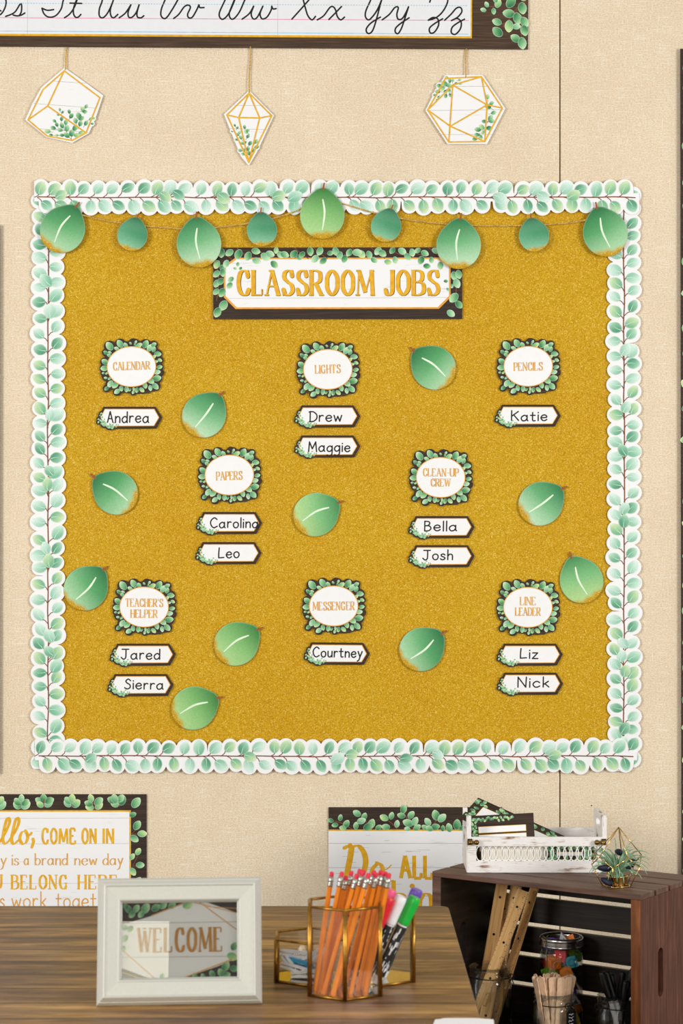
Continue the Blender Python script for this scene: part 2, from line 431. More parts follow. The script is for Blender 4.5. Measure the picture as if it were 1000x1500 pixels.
def polar_outline(discs, poly=None, n=260):
    out = []
    for i in range(n):
        th = 2*pi*i/n; dx, dy = math.cos(th), math.sin(th); best = 0
        for cx, cy, r in discs:
            pr = cx*dx+cy*dy; cr = cx*dy-cy*dx
            if r*r > cr*cr:
                q = pr+math.sqrt(r*r-cr*cr)
                if q > best: best = q
        if poly:
            m = len(poly)
            for j in range(m):
                x1, y1 = poly[j]; x2, y2 = poly[(j+1) % m]; ex, ey = x2-x1, y2-y1; den = dx*ey-dy*ex
                if abs(den) < 1e-9: continue
                tt = (x1*ey-y1*ex)/den; uu = (x1*dy-y1*dx)/den
                if tt > 0 and -1e-6 <= uu <= 1+1e-6 and tt > best: best = tt
        out.append((best*dx, best*dy))
    return out

# ------------------------------------------------------------------ stroke lettering
CAPS = {
'A': "L 0,0 .24,1|H .24,1 .54,0|l .09,.36 .44,.36|l .1,1 .34,1|S 0,0 .54,0",
'B': "H 0,0 0,1|C 0,1 .2,1 .37,.9 .37,.64 .2,.53 0,.53|C 0,.53 .24,.53 .44,.42 .44,.12 .24,0 0,0|S 0,0 0,1",
'C': "C .46,.76 .42,.93 .27,1 .1,.88 .03,.5 .1,.14 .27,0 .42,.04 .5,.22|L .47,1 .47,.74",
'D': "H 0,0 0,1|C 0,1 .2,1 .4,.86 .48,.5 .4,.14 .2,0 0,0|S 0,0 0,1",
'E': "H 0,0 0,1|l 0,1 .38,1|l 0,.52 .28,.52|l 0,0 .42,0|l .38,1 .38,.8|l .42,0 .42,.22|S 0,0 0,1",
'G': "C .46,.78 .42,.93 .27,1 .1,.88 .03,.5 .1,.14 .27,0 .42,.06 .48,.2|L .48,0 .48,.42|l .34,.42 .6,.42|L .47,1 .47,.78",
'H': "H 0,0 0,1|H .46,0 .46,1|l 0,.5 .46,.5|S 0,0 0,1 .46,0 .46,1",
'I': "H 0,0 0,1|S 0,0 0,1",
'J': "H .3,1 .3,.3|C .3,.3 .28,.1 .16,0 .04,.04 0,.2|S .3,1",
'K': "H 0,0 0,1|l 0,.4 .42,1|H .14,.56 .46,0|S 0,0 0,1 .46,0",
'L': "H 0,0 0,1|l 0,0 .4,0|l .4,0 .4,.24|S 0,0 0,1",
'M': "L 0,0 .06,1|H .06,1 .36,.1|l .36,.1 .64,1|H .64,1 .7,0|S 0,0 .7,0 .04,1 .66,1",
'N': "L 0,0 0,1|H 0,1 .48,0|L .48,0 .48,1|S 0,0 0,1 .48,1",
'O': "O .27,1 .06,.78 .03,.5 .06,.22 .27,0 .48,.22 .51,.5 .48,.78",
'P': "H 0,0 0,1|C 0,1 .22,1 .4,.9 .4,.58 .22,.46 0,.46|S 0,0 0,1",
'R': "H 0,0 0,1|C 0,1 .22,1 .4,.9 .4,.6 .22,.48 0,.48|H .2,.48 .46,0|S 0,0 0,1 .48,0",
'S': "C .42,.78 .38,.94 .24,1 .08,.9 .06,.7 .22,.54 .4,.4 .44,.16 .28,.0 .1,.04 .02,.22|L .43,1 .43,.76|L .01,0 .01,.24",
'T': "H .27,0 .27,1|l 0,1 .54,1|l 0,1 0,.8|l .54,1 .54,.8|S .27,0",
'U': "C 0,1 0,.35 .07,.07 .25,0 .43,.07 .5,.35 .5,1|S 0,1 .5,1",
'W': "H 0,1 .2,0|l .2,0 .38,.9|H .38,.9 .58,0|l .58,0 .76,1|S 0,1 .76,1 .38,1",
'X': "L 0,1 .5,0|L .5,1 0,0", 'Y': "H 0,1 .25,.45|l .5,1 .25,.45|H .25,.45 .25,0|S 0,1 .5,1 .25,0", 'Z': "l 0,1 .5,1|L .5,1 0,0|l 0,0 .5,0",
"'": "L .02,1 0,.78", '-': "l 0,.45 .26,.45", ' ': ""}
LOW = {
'a': "C .74,.72 .5,1 .16,.78 .06,.4 .25,.02 .58,.1 .74,.45|L .76,1 .76,.18 .86,.02", 'b': "L .1,1.75 .1,0|C .1,.6 .35,1 .68,.85 .78,.48 .6,.06 .34,0 .1,.25",
'c': "C .74,.8 .48,1 .18,.8 .08,.42 .28,.03 .55,.02 .76,.2", 'd': "C .74,.7 .5,1 .18,.8 .06,.4 .25,.02 .55,.08 .74,.4|L .76,1.75 .76,0",
'e': "C .1,.5 .45,.52 .76,.6 .68,.9 .42,1 .16,.78 .08,.4 .3,.02 .56,.0 .78,.2", 'f': "L .3,0 .3,1.4|C .3,1.4 .4,1.75 .65,1.7|L .05,1 .6,1",
'g': "C .74,.72 .5,1 .18,.8 .06,.42 .25,.04 .58,.12 .74,.45|C .76,1 .77,.1 .7,-.5 .4,-.75 .08,-.6", 'h': "L .1,1.75 .1,0|C .1,.6 .32,.95 .58,.93 .7,.68 .7,0",
'i': "L .1,1 .1,0|D .1,1.42", 'k': "L .1,1.75 .1,0|L .62,1 .1,.4|L .28,.56 .68,0", 'l': "L .1,1.75 .1,0", 'm': "L .1,1 .1,0|C .1,.6 .3,.95 .5,.93 .58,.7 .58,0|C .58,.6 .78,.95 .98,.93 1.06,.7 1.06,0",
'n': "L .1,1 .1,0|C .1,.6 .32,.95 .58,.93 .7,.68 .7,0", 'o': "O .42,1 .12,.8 .07,.42 .25,.04 .58,.04 .76,.42 .7,.82", 'p': "L .1,1 .1,-.7|C .1,.6 .35,1 .68,.85 .78,.48 .6,.06 .34,0 .1,.25",
'r': "L .1,1 .1,0|C .1,.6 .26,.92 .45,1 .58,.92", 's': "C .62,.82 .4,1 .15,.86 .2,.6 .5,.44 .64,.22 .45,.0 .2,.0 .06,.16",
't': "C .3,1.5 .3,.3 .4,.02 .62,.06|L .04,1 .6,1", 'u': "C .1,1 .1,.35 .22,.03 .5,.03 .7,.35|L .72,1 .72,0", 'v': "L .05,1 .35,0 .65,1", 'w': "L .05,1 .28,0 .52,.85 .78,0 1.0,1",
'x': "L .1,1 .65,0|L .65,1 .1,0", 'y': "L .08,1 .4,.05|C .72,1 .4,.05 .25,-.5 0,-.7", 'z': "L .08,1 .66,1 .06,0 .7,0",
',': "L .1,.1 .02,-.25", ' ': ""}
HCAP = {  # plain handwritten capitals, height 1.75
'A': "L 0,0 .35,1.75 .75,0|L .12,.6 .62,.6", 'B': "L .05,0 .05,1.75|C .05,1.72 .5,1.65 .6,1.3 .4,.98 .05,.92|C .05,.92 .55,.9 .75,.45 .5,.05 .05,0",
'C': "C .95,1.45 .6,1.75 .2,1.4 .05,.85 .25,.2 .6,0 1.0,.25", 'D': "L .1,0 .1,1.75|C -.05,1.65 .45,1.7 .9,1.2 .9,.5 .5,.05 .0,0", 'J': "L .1,1.7 .95,1.7|C .6,1.7 .6,.5 .5,.1 .25,0 0,.3",
'K': "L .05,0 .05,1.75|L .85,1.6 .1,.8|L .3,1.0 .9,0", 'L': "C .1,1.75 .05,.8 .05,.05|L .05,.03 .75,.1", 'M': "L 0,0 .1,1.75 .5,.5 .95,1.75 1.1,0", 'N': "L 0,0 0,1.75 .8,0 .85,1.75",
'S': "C .75,1.45 .45,1.75 .15,1.4 .3,1.05 .65,.75 .7,.25 .35,0 0,.2", 'T': "L .4,0 .4,1.75|L 0,1.75 .85,1.75", 'Y': "L 0,1.75 .4,.9|L .8,1.75 .4,.9 .4,0", 'H': "L 0,0 0,1.75|L .8,0 .8,1.75|L 0,.9 .8,.9"}
def parse(g):
    out = []
    for part in g.split('|'):
        if not part: continue
        q = part.split(); out.append((q[0], [tuple(float(a) for a in s.split(',')) for s in q[1:]]))
    return out
def text(mb, s, x0, x1, base, h, thick, thin=None, font='caps', z=.0002, gap=.24, space=.42, slant=0, serif=0, k=K, jitter=0, per=None, flat=False):
    thin = thick if thin is None else thin
    items = []; cur = 0
    for ch in s:
        if ch == ' ': cur += space; continue
        g = CAPS if font == 'caps' else (HCAP if ch.isupper() and font == 'hand' else LOW)
        if ch in "'-": g = CAPS
        st = parse(g[ch]); mx = max(p[0] for c, ps in st for p in ps)
        items.append((cur, st)); cur += mx+gap
    tot = cur-gap; pad = thick/2
    sx = (x1-x0-2*pad)/tot
    for off, st in items:
        jy = random.uniform(-jitter, jitter) if jitter else 0
        if per: mb = MB()
        tr = lambda p: (x0+pad+(off+p[0])*sx+slant*p[1]*h, base+jy+p[1]*h)
        nib = lambda t, a: thin+(thick-thin)*min(1, abs(math.sin(a))*1.15)**1.5
        for c, ps in st:
            if flat and c == 'l' and ps == [(.1, 1.0), (.34, 1.0)]: continue
            q = [tr(p) for p in ps]
            if c == 'S':
                if serif:
                    for p in q: ribbon(mb, [(p[0]-serif, p[1]), (p[0]+serif, p[1])], thin, z, k, cap=False)
            elif c == 'D': flatpoly(mb, ellipse(q[0][0], q[0][1], thick*.6, thick*.6, 10), z, k)
            elif c == 'O': ribbon(mb, catmull(q, 6, True)+[catmull(q, 6, True)[0]], nib, z, k, cap=False)
            elif c == 'C': ribbon(mb, catmull(q, 6), nib, z, k)
            elif flat: ribbon(mb, q, thick if c != 'l' else thin, z, k, cap=False)
            elif c == 'l': ribbon(mb, q, thin, z, k, cap=(serif == 0))
            elif c == 'H': ribbon(mb, q, thick, z, k, cap=(serif == 0))
            elif font == 'low' and serif:
                for a, b in zip(q, q[1:]): ribbon(mb, [a, b], nib(0, math.atan2(b[1]-a[1], b[0]-a[0])), z, k, cap=False)
                if abs(q[0][0]-q[-1][0]) < .3 and len(q) == 2:
                    e_ = min(q, key=lambda p: p[1]); t_ = max(q, key=lambda p: p[1]); ribbon(mb, [(e_[0]-serif, e_[1]), (e_[0]+serif, e_[1])], thin, z, k, cap=False); ribbon(mb, [(t_[0]-serif, t_[1]-thin*.6), (t_[0], t_[1])], thin, z, k, cap=False)
            else:
                for a, b in zip(q, q[1:]): ribbon(mb, [a, b], thin*1.15 if serif else thick, z, k, cap=True)
        if per: obj(per[1], mb, per[2], per[0])

# ------------------------------------------------------------------ the setting
WX0, WX1 = -2.2, 2.2
wall = empty('wall_back', (0, 0, 0)); wall['kind'] = 'structure'
seam = (820-500)*K
for n_, (a, b) in enumerate(((-1.40, seam-.0013), (seam+.0013, 1.70))):
    mb = MB(); box(mb, a, b, 0, .018, 0, 2.75); obj('fabric_panel', mb, 'linen', wall, bevel=.0012)
mb = MB(); box(mb, -1.41, 1.71, .018, .09, 0, 2.75); obj('backing', mb, 'dark_gap', wall)
mb = MB(); flatpoly(mb, ellipse(0, 0, 1, 1, 10), 0); pin = obj('pin_hole', mb, 'ink_black', wall, mat4=wallmat(866, 1180, .0002))
mb = MB(); box(mb, -2.6, 2.6, -5.5, .1, -.05, 0); fl = obj('floor', mb, 'floor_carpet'); fl['kind'] = 'structure'

# ------------------------------------------------------------------ glitter sheet and border trims
mb = MB(); slab(mb, rect(-431, -414, 431, 414), 0, .0012)
sheet = obj('board_paper', mb, 'glitter', mat4=wallmat(492, 698, .0002)); tag(sheet, 'large square sheet of gold glitter paper backing the jobs board', 'backing paper')
LEAFM = []
for i in range(14):
    mb = MB(); L_ = random.uniform(17, 22); W2 = L_*random.uniform(.74, .92)
    leaf_print(mb, 0, 0, L_, W2, 0, 'mint', 0, ns=20)
    ribbon(mb, catmull([(-L_*.40, 0), (-L_*.1, .5), (L_*.2, .2)], 4), lambda t, a: .7*(1-t)+.2, .00006, col=lin((214, 236, 224)))
    LEAFM.append(mb.mesh('border_leaf', 'print'))
def border(name, u, v, roll, length, z, label, seed):
    random.seed(seed)
    root = walltop(name, u, v, z, roll, label, 'border trim', 'eucalyptus border trims round the board')
    leaves = []; discs = []; x = -length/2+10; side = 1
    while x < length/2-10:
        for s in (1, -1):
            dx = random.uniform(-2, 2)+(0 if s == 1 else 9); cx, cy = x+dx, s*random.uniform(10.5, 13.8); a = s*math.radians(random.uniform(25, 95))
            if cx > length/2-9: continue
            leaves.append((cx, cy, a)); discs.append((cx+math.cos(a)*.8, cy+math.sin(a)*.8, random.uniform(11.4, 13.4)))
        if random.random() < .22: leaves.append((x+10, random.uniform(-4, 4), random.uniform(-.8, .8))); discs.append((leaves[-1][0], leaves[-1][1], 11))
        x += random.uniform(18.0, 24.0)
    xs = [-length/2+i*(length/int(length/.9)) for i in range(int(length/.9)+1)]
    top = []; bot = []
    for q in xs:
        tp, bt = 6, -6
        for cx, cy, r in discs:
            if abs(q-cx) < r:
                h = math.sqrt(r*r-(q-cx)**2); tp = max(tp, cy+h); bt = min(bt, cy-h)
        top.append((q, tp)); bot.append((q, bt))
    n = len(xs); vs = []; fs = []; z0, z1 = -.0006, 0
    for zz in (z1, z0):
        for i in range(n): vs += [(top[i][0]*K, top[i][1]*K, zz), (bot[i][0]*K, bot[i][1]*K, zz)]
    o = 2*n
    for i in range(n-1):
        a, b, c, d = 2*i, 2*i+1, 2*i+3, 2*i+2
        fs += [(a, b, c, d), (a+o, d+o, c+o, b+o), (a, d, d+o, a+o), (b, b+o, c+o, c)]
    fs += [(0, o, o+1, 1), (2*n-2, 2*n-1, o+2*n-1, o+2*n-2)]
    mb = MB(); mb.add(vs, fs); obj('scalloped_paper', mb, 'white_paper', root)
    mb = MB(); stemline(mb, [(-length/2+6+i*(length-12)/30, random.uniform(-.9, .9)) for i in range(31)], 1.6, .0005)
    for cx, cy, a in leaves:
        bx, by = cx-math.cos(a)*9, cy-math.sin(a)*9
        stemline(mb, [(bx-6, 0), (bx-1, by*.6), (bx, by)], 1.1, .0005)
    obj('stem', mb, 'print', root)
    for i, (cx, cy, a) in enumerate(leaves):
        link(random.choice(LEAFM), 'leaf', root, Matrix.Translation((cx*K, cy*K, .0004+(i % 9)*.00004+(0.0004 if abs(cy) < 5 else 0))) @ Matrix.Rotation(a, 4, 'Z'))
    mb = MB()
    for q in (-.42, -.14, .14, .42): box(mb, (length*q-8)*K, (length*q+8)*K, -4*K, 4*K, -z+.0013, -.0006)
    obj('mounting_tape', mb, 'foam_pad', root)
    return root
border('border_trim', 71, 700, pi/2, 852, .0062, 'scalloped eucalyptus border strip down the left edge of the gold board', 11)
border('border_trim', 913, 700, pi/2, 858, .0062, 'scalloped eucalyptus border strip down the right edge of the gold board', 12)
border('border_trim', 493, 290, 0, 884, .0088, 'scalloped eucalyptus border strip along the top edge of the gold board', 13)
border('border_trim', 492, 1107, 0, 880, .0088, 'scalloped eucalyptus border strip along the bottom edge of the gold board', 14)
random.seed(21)

# ------------------------------------------------------------------ big leaf cut-outs
def big_leaf_meshes(R, kind):
    """card leaf with its stem at +y, mid = centre; gold dipped at the far end"""
    asp = 1.06; nr, ns = 22, 80; vs = []; cs = []; fs = []
    big = kind != 'small'
    cols = {'cool': ((44, 116, 70), (92, 168, 108), (180, 220, 178)), 'warm': ((58, 128, 66), (128, 186, 112), (180, 218, 150)), 'pale': ((46, 122, 76), (108, 178, 122), (198, 230, 196)),
            'olive': ((66, 138, 84), (128, 190, 128), (188, 220, 150)), 'small': ((42, 112, 78), (78, 152, 112), (142, 200, 164))}[kind]
    a, b, c = [lin(q) for q in cols]
    def shape(th):   # th from +y
        d = abs((th+pi) % (2*pi)-pi)
        return R*(1+.17*math.exp(-(d/.42)**2)-.03*math.cos(2*th)*0)*(1.0)
    side = random.choice((-1, 1)); ph = random.uniform(0, 6)
    for i in range(nr+1):
        r = i/nr
        for j in range(ns):
            th = 2*pi*j/ns; rr = shape(th)*r; x = -math.sin(th)*rr; y = math.cos(th)*rr*asp
            t = (R*1.15-y)/(2.2*R); s = x/R*side
            q = mixc(a, b, min(1, t*2.2)) if t < .45 else mixc(b, c, min(1, (t-.45)/.5))
            q = mixc(q, c, .30*max(0, s)*min(1, t*1.8)); q = mixc(q, a, .35*max(0, -s)*max(0, 1-t*.6))
            if not big: q = mixc(q, c, .15*math.sin(7*t+ph))
            if r > .97: q = mixc(q, lin((206, 232, 200)), .4)
            edge = .91+.02*math.sin(x/R*5+ph)+.012*math.sin(x/R*13+ph*2)-.16*max(0, -x*side*.8/R)**2*(1 if big else .6)
            dist = (R*asp-y)/(2*R*asp)
            g = min(1, max(0, (dist-edge+.10)/.13)); g = g*g*(3-2*g)
            z = .0016+.0035*(1-r*r)
            vs.append((x*K, y*K, z)); cs.append(q+(1-g,))
    for i in range(nr):
        for j in range(ns):
            A = i*ns+j; B = i*ns+(j+1) % ns; fs.append((A, B, B+ns, A+ns))
    o = len(vs)
    for j in range(ns):
        p = vs[nr*ns+j]; vs.append((p[0], p[1], p[2]-.0007)); cs.append(cs[nr*ns+j])
    for j in range(ns): fs.append((nr*ns+j, nr*ns+(j+1) % ns, o+(j+1) % ns, o+j))
    fs.append(tuple(o+j for j in range(ns))[::-1])
    mb = MB(); mb.add(vs, fs, cs)
    blade = mb.mesh('leaf_blade', 'print', True)
    rib = None
    if big:
        mb = MB(); bend = random.choice((-.12, .10, .04)); pts = catmull([(0, R*.72), (R*bend, R*.1), (R*bend*.2, -R*.68)], 10)
        zf = lambda x, y: .0016+.0035*(1-min(1, math.hypot(x, y/asp)/shape(math.atan2(-x, y/asp)))**2)+.0002
        n = len(pts); v2 = []
        for i, p in enumerate(pts):
            h = .35+1.1*math.sin(pi*min(1, (i/(n-1))*.8+.15)); z = zf(*p)
            v2 += [((p[0]-h)*K, p[1]*K, z), ((p[0]+h)*K, p[1]*K, z)]
        mb.add(v2, [(2*i, 2*i+2, 2*i+3, 2*i+1) for i in range(n-1)]); rib = mb.mesh('midrib', 'midrib_print')
    mb = MB(); hh = 10 if big else 8; wd = 1.5 if big else 1.2
    slab(mb, [(-wd, R*1.12), (wd, R*1.12), (wd*.75+1.6, R*1.15+hh), (-wd*.75+1.6, R*1.15+hh)], .0008, .0022)
    stem = mb.mesh('leaf_stem', 'stem_print')
    mb = MB(); slab(mb, ellipse(0, 0, R*.35, R*.35, 16), -.0040, .0045); pad = mb.mesh('mounting_pad', 'foam_pad')
    mb = MB(); slab(mb, ellipse(0, 0, R*.35, R*.35, 16), -.0125, .0045); pad = (pad, mb.mesh('mounting_pad', 'foam_pad'))
    return blade, rib, stem, pad
LM = {k: big_leaf_meshes(31.5 if k != 'small' else 22, k) for k in ('cool', 'warm', 'pale', 'olive', 'small')}
LMG = {k: big_leaf_meshes(32.5, k) for k in ('cool', 'warm', 'pale', 'olive')}
def big_leaf(name, u, v, su, sv, kind, z, label, group, garl=False, cat='paper leaf'):
    roll = math.atan2(-(sv-v), su-u)-pi/2
    root = walltop(name, u, v, z, roll, label, cat, group)
    blade, rib, stem, pad = (LMG if garl and kind != 'small' else LM)[kind]
    link(blade, 'leaf_blade', root)
    if rib: link(rib, 'midrib', root)
    link(stem, 'leaf_stem', root); link(pad[garl], 'mounting_pad', root)
    return root
gb = 'paper leaf cut-outs scattered over the gold board'
for a in ((299, 609, 322, 579, 'pale', 'green paper leaf on the gold board, right of the Andrea name tag'),
          (635, 539, 604, 514, 'cool', 'green paper leaf on the gold board, between the LIGHTS and PENCILS cards'),
          (170, 722, 137, 699, 'cool', 'green paper leaf left of the PAPERS card, its stem pointing up left'),
          (462, 754, 494, 737, 'olive', 'green paper leaf on the gold board, right of the Carolina name tag near the centre'),
          (791, 738, 822, 716, 'pale', 'green paper leaf on the gold board, right of the CLEAN-UP CREW card'),
          (126, 862, 154, 832, 'cool', 'green paper leaf touching the left border, beside the TEACHER\'S HELPER card'),
          (851, 851, 836, 818, 'olive', 'green paper leaf at upper right of the LINE LEADER card, near the right border'),
          (346, 943, 380, 920, 'warm', 'green paper leaf on the gold board, right of the Jared name tag'),
          (617, 951, 652, 923, 'cool', 'green paper leaf on the gold board, right of the Courtney name tag'),
          (284, 1037, 321, 1021, 'warm', 'lowest green paper leaf on the gold board, right of the Sierra name tag')):
    big_leaf('paper_leaf', *a[:5], .0052, a[5], gb)
gg = 'paper leaves strung on the twine garland'
for a in ((93, 338, 113, 303, 'cool', 'large paper leaf at the left end of the twine garland'),
          (195, 346, 201, 322, 'small', 'small dark paper leaf, second from the left on the garland'),
          (292, 359, 288, 322, 'pale', 'large paper leaf on the garland at the left end of the title banner'),
          (384, 339, 382, 315, 'small', 'small dark paper leaf on the garland above the word CLASSROOM'),
          (472, 317, 473, 280, 'warm', 'large yellow-green paper leaf at the middle of the garland'),
          (565, 333, 572, 308, 'small', 'small dark paper leaf on the garland above the word JOBS'),
          (671, 361, 673, 322, 'pale', 'large paper leaf on the garland over the right corner of the title banner'),
          (781, 347, 776, 322, 'small', 'small dark paper leaf, second from the right on the garland'),
          (885, 343, 872, 306, 'cool', 'large paper leaf at the right end of the twine garland')):
    r = big_leaf('garland_leaf', *a[:5], .0138, a[5], gg, True)
# twine of the garland
random.seed(5)
pts = catmull([((u-500)*K, -.0122, CZ-(v-HV)*K) for u, v in ((96, 308), (113, 314), (160, 325), (203, 331), (245, 335), (288, 337), (330, 333), (384, 325), (430, 312), (448, 302), (473, 292), (500, 299), (540, 311), (567, 317), (610, 325), (673, 331), (730, 332), (781, 331), (830, 328), (862, 322), (880, 314))], 8)
mb = MB(); tube(mb, [Vector(p)-Vector((0, .0011*math.sin(i*.9), -.0006*math.cos(i*.9))) for i, p in enumerate(pts)], .0011, 6)
tube(mb, [Vector(p)-Vector((0, -.0011*math.sin(i*.9), .0006*math.cos(i*.9))) for i, p in enumerate(pts)], .0011, 6)
tag(obj('garland_twine', mb, 'twine', None, True), 'thin jute twine swagged across the top of the gold board', 'twine')

# ------------------------------------------------------------------ title banner
def px(lst, sc, ox, oy, cu, cv):   # points read off an enlargement -> px about (cu, cv), y up
    return [((x/sc+ox)-cu, -((y/sc+oy)-cv)) for x, y in lst]
root = walltop('title_banner', 494.5, 415.5, .0056, .001, 'dark wood and eucalyptus banner lettered CLASSROOM JOBS in gold', 'banner')
mb = MB(); slab(mb, rect(-182, -52.5, 182, 52.5), 0, .0008); obj('banner_card', mb, 'dark_wood_print', root)
oct_ = lambda x0, x1, y0, y1, c: [(x0+c, y0), (x1-c, y0), (x1, y0+c), (x1, y1-c*.7), (x1-c, y1), (x0+c, y1), (x0, y1-c*.7), (x0, y0+c)]
mb = MB(); flatpoly(mb, oct_(-166.5, 165, -37.5, 37.5, 17), .00095); obj('gold_edge', mb, 'orange_edge', root)
mb = MB(); flatpoly(mb, oct_(-164, 162.5, -35, 35.2, 16.3), .00105); obj('white_panel', mb, 'white_wood_print', root)
mb = MB(); ribbon(mb, [(-160, -22), (160, -21)], .6, .00112); obj('plank_line', mb, 'grey_ink', root)
for dx, dy, ex, m_, zz in ((.5, -.6, .5, 'title_shadow_ink', .0012), (0, 0, 0, 'gold_print', .0016)):
    LETTERS = (root, 'letter' if ex == 0 else 'letter_shadow', m_)
    mb = MB(); text(mb, 'CLASSROOM', -149+dx, 54+dx, -16.8+dy, 35.5, 5.8+ex, 1.9+ex, 'caps', zz, gap=.22, serif=3.4, per=LETTERS)
    text(mb, 'JOBS', 67+dx, 149.5+dx, -16.8+dy, 35.5, 5.8+ex, 1.9+ex, 'caps', zz, gap=.22, serif=3.4, per=LETTERS)
mb = MB(); random.seed(31)
for sx_ in range(-175, 176, 28): stemline(mb, [(sx_, 52), (sx_+9, 44), (sx_+20, 38+random.uniform(-3, 5))], 1.0, .00115)
stemline(mb, [(-178, 30), (-174, 5), (-177, -25)], 1.3, .00115); stemline(mb, [(178, 30), (174, 0), (172, -30)], 1.3, .00115)
zl = [(-170, 45, 13), (-158, 45, 12), (-145, 43, 14), (-131, 40, 13), (-120, 49, 12), (-119, 33, 12), (-106, 39, 14), (-99, 43, 12), (-93, 28, 12), (-90, 51, 9), (-84, 42, 11), (-78, 42, 12), (-64, 43, 12), (-57, 38, 9), (-52, 42, 10), (-40, 47, 12),
      (-33, 36, 12), (-26, 48, 12), (-21, 33, 11), (-11, 44, 9), (-3, 47, 12), (3, 41, 11), (10, 36, 11), (17, 45, 11), (28, 45, 13), (34, 43, 13), (46, 42, 11), (53, 34, 10), (59, 48, 12), (65, 44, 12), (73, 31, 10), (80, 50, 10), (84, 34, 10), (94, 47, 12), (102, 39, 11), (109, 45, 11),
      (117, 48, 9), (122, 34, 12), (127, 44, 11), (130, 25, 10), (137, 34, 9), (143, 49, 11), (150, 26, 11), (170, 11, 12), (178, 13, 12), (174, 0, 13), (158, 3, 6), (161, -9, 5), (167, -4, 6), (170, -21, 15), (177, -31, 12), (165, -44, 12),
      (-178, 28, 12), (-168, 22, 11), (-163, 29, 11), (-177, 14, 11), (-168, 16, 11), (-178, 0, 11), (-171, 3, 11), (-169, -13, 13), (-180, -12, 10), (-167, -32, 15), (-178, -42, 14), (-156, 6, 9), (-158, -3, 10), (-146, 28, 6), (-150, 22, 5), (-142, 22, 5)]
for x, y, s in zl:
    s *= .98; x = max(-182+s*.45, min(182-s*.45, x)); y = min(52.5-s*.45, max(-52+s*.45, y))
    leaf_print(mb, x, y, s*1.06, s*.84, random.uniform(-2.6, .2) if abs(x) < 165 else random.uniform(-2.4, -.6), 'fresh' if random.random() < .7 else 'pale', .0013)
obj('leaf_print', mb, 'print', root)['kind'] = 'stuff'
mb = MB(); box(mb, -150*K, 150*K, -20*K, 20*K, -.0044, 0); obj('mounting_tape', mb, 'foam_pad', root)

# ------------------------------------------------------------------ job cards
zc = [(265, 140, 50), (393, 115, 45), (350, 170, 27), (460, 135, 30), (520, 110, 16), (583, 97, 18), (573, 135, 17), (620, 140, 35), (700, 130, 45), (750, 175, 40), (800, 135, 30), (800, 195, 30), (845, 250, 37), (797, 285, 25), (870, 325, 24), (825, 340, 20), (862, 410, 30), (830, 470, 36), (825, 545, 45), (750, 575, 38),
      (805, 640, 40), (745, 660, 30), (680, 625, 34), (640, 680, 30), (580, 680, 28), (535, 705, 20), (540, 665, 18), (495, 675, 18), (455, 665, 32), (390, 655, 30), (340, 690, 34), (320, 610, 40), (260, 595, 40), (213, 650, 27), (250, 530, 18), (205, 522, 18), (218, 465, 16), (178, 463, 16), (195, 405, 40), (205, 330, 40), (255, 250, 24), (265, 215, 20), (215, 215, 26)]
jl = [((x-523)/8.333, -(y-395)/8.333, r/8.333) for x, y, r in zc]
discs = [(x, y, r+2.6) for x, y, r in jl if math.hypot(x, y*1.1) > 34]+[(3.5, 35, 6.5), (-38, -12, 6.5), (42, -10, 5.5), (22, -34, 6)]
outl = polar_outline(discs, ellipse(0, 0, 38.5, 33, 48), 300)
random.seed(41)
mb = MB(); slab(mb, outl, 0, .0009); J_card = mb.mesh('scalloped_card', 'dark_wood_print')
mb = MB()
for x, y, r in jl: leaf_print(mb, x, y, r*2.25, r*1.7, math.atan2(y, x)+random.uniform(-.7, .7), 'fresh' if random.random() < .65 else 'pale', .0011)
J_leaf = mb.mesh('leaf_print', 'print')
mb = MB(); flatpoly(mb, ellipse(0, 0, 36.2, 29.8), .00145); J_rim = mb.mesh('gold_rim', 'orange_edge')
mb = MB(); flatpoly(mb, ellipse(0, 0, 35.0, 28.6), .00155); J_oval = mb.mesh('white_oval', 'white_paper')
mb = MB(); slab(mb, ellipse(0, 0, 14, 14, 16), -.0044, 0); J_pad = mb.mesh('mounting_pad', 'foam_pad')
def job(u, v, lines, roll, label):
    root = walltop('job_card', u, v, .0056, roll, label, 'job card', 'scalloped job title cards on the gold board')
    link(J_card, 'scalloped_card', root); link(J_leaf, 'leaf_print', root)['kind'] = 'stuff'; link(J_rim, 'gold_rim', root); link(J_oval, 'white_oval', root); link(J_pad, 'mounting_pad', root)
    mb = MB()
    for s, wid, base, h in lines: text(mb, s, -wid/2, wid/2, base, h, 2.0, .9, 'caps', .0017, gap=.2, serif=1.2)
    obj('lettering', mb, 'gold_print_orange', root)
lab = 'scalloped leafy card with white oval reading %s, %s'
job(193, 537.5, [('CALENDAR', 55, -4.5, 11.5)], .03, lab % ('CALENDAR', 'above the Andrea tag'))
job(480, 541.5, [('LIGHTS', 38, -5.5, 12)], .03, lab % ('LIGHTS', 'above the Drew tag'))
job(773, 537, [('PENCILS', 43, -6, 11.5)], .02, lab % ('PENCILS', 'above the Katie tag'))
job(336, 696, [('PAPERS', 39, -7, 12)], .03, lab % ('PAPERS', 'above the Carolina tag'))
job(645, 699.5, [('CLEAN-UP', 53, 1.8, 11), ('CREW', 30, -13, 11)], -.01, lab % ('CLEAN-UP CREW', 'above the Bella tag'))
job(211.5, 889, [("TEACHER'S", 56, 0.5, 11.5), ('HELPER', 40, -15.5, 11.5)], -.01, lab % ("TEACHER'S HELPER", 'above the Jared tag'))
job(488.5, 887.5, [('MESSENGER', 62, -6, 12)], .01, lab % ('MESSENGER', 'above the Courtney tag'))
job(772.5, 889.5, [('LINE', 24, 3.5, 11.5), ('LEADER', 38, -12, 11.5)], .0, lab % ('LINE LEADER', 'above the Liz tag'))

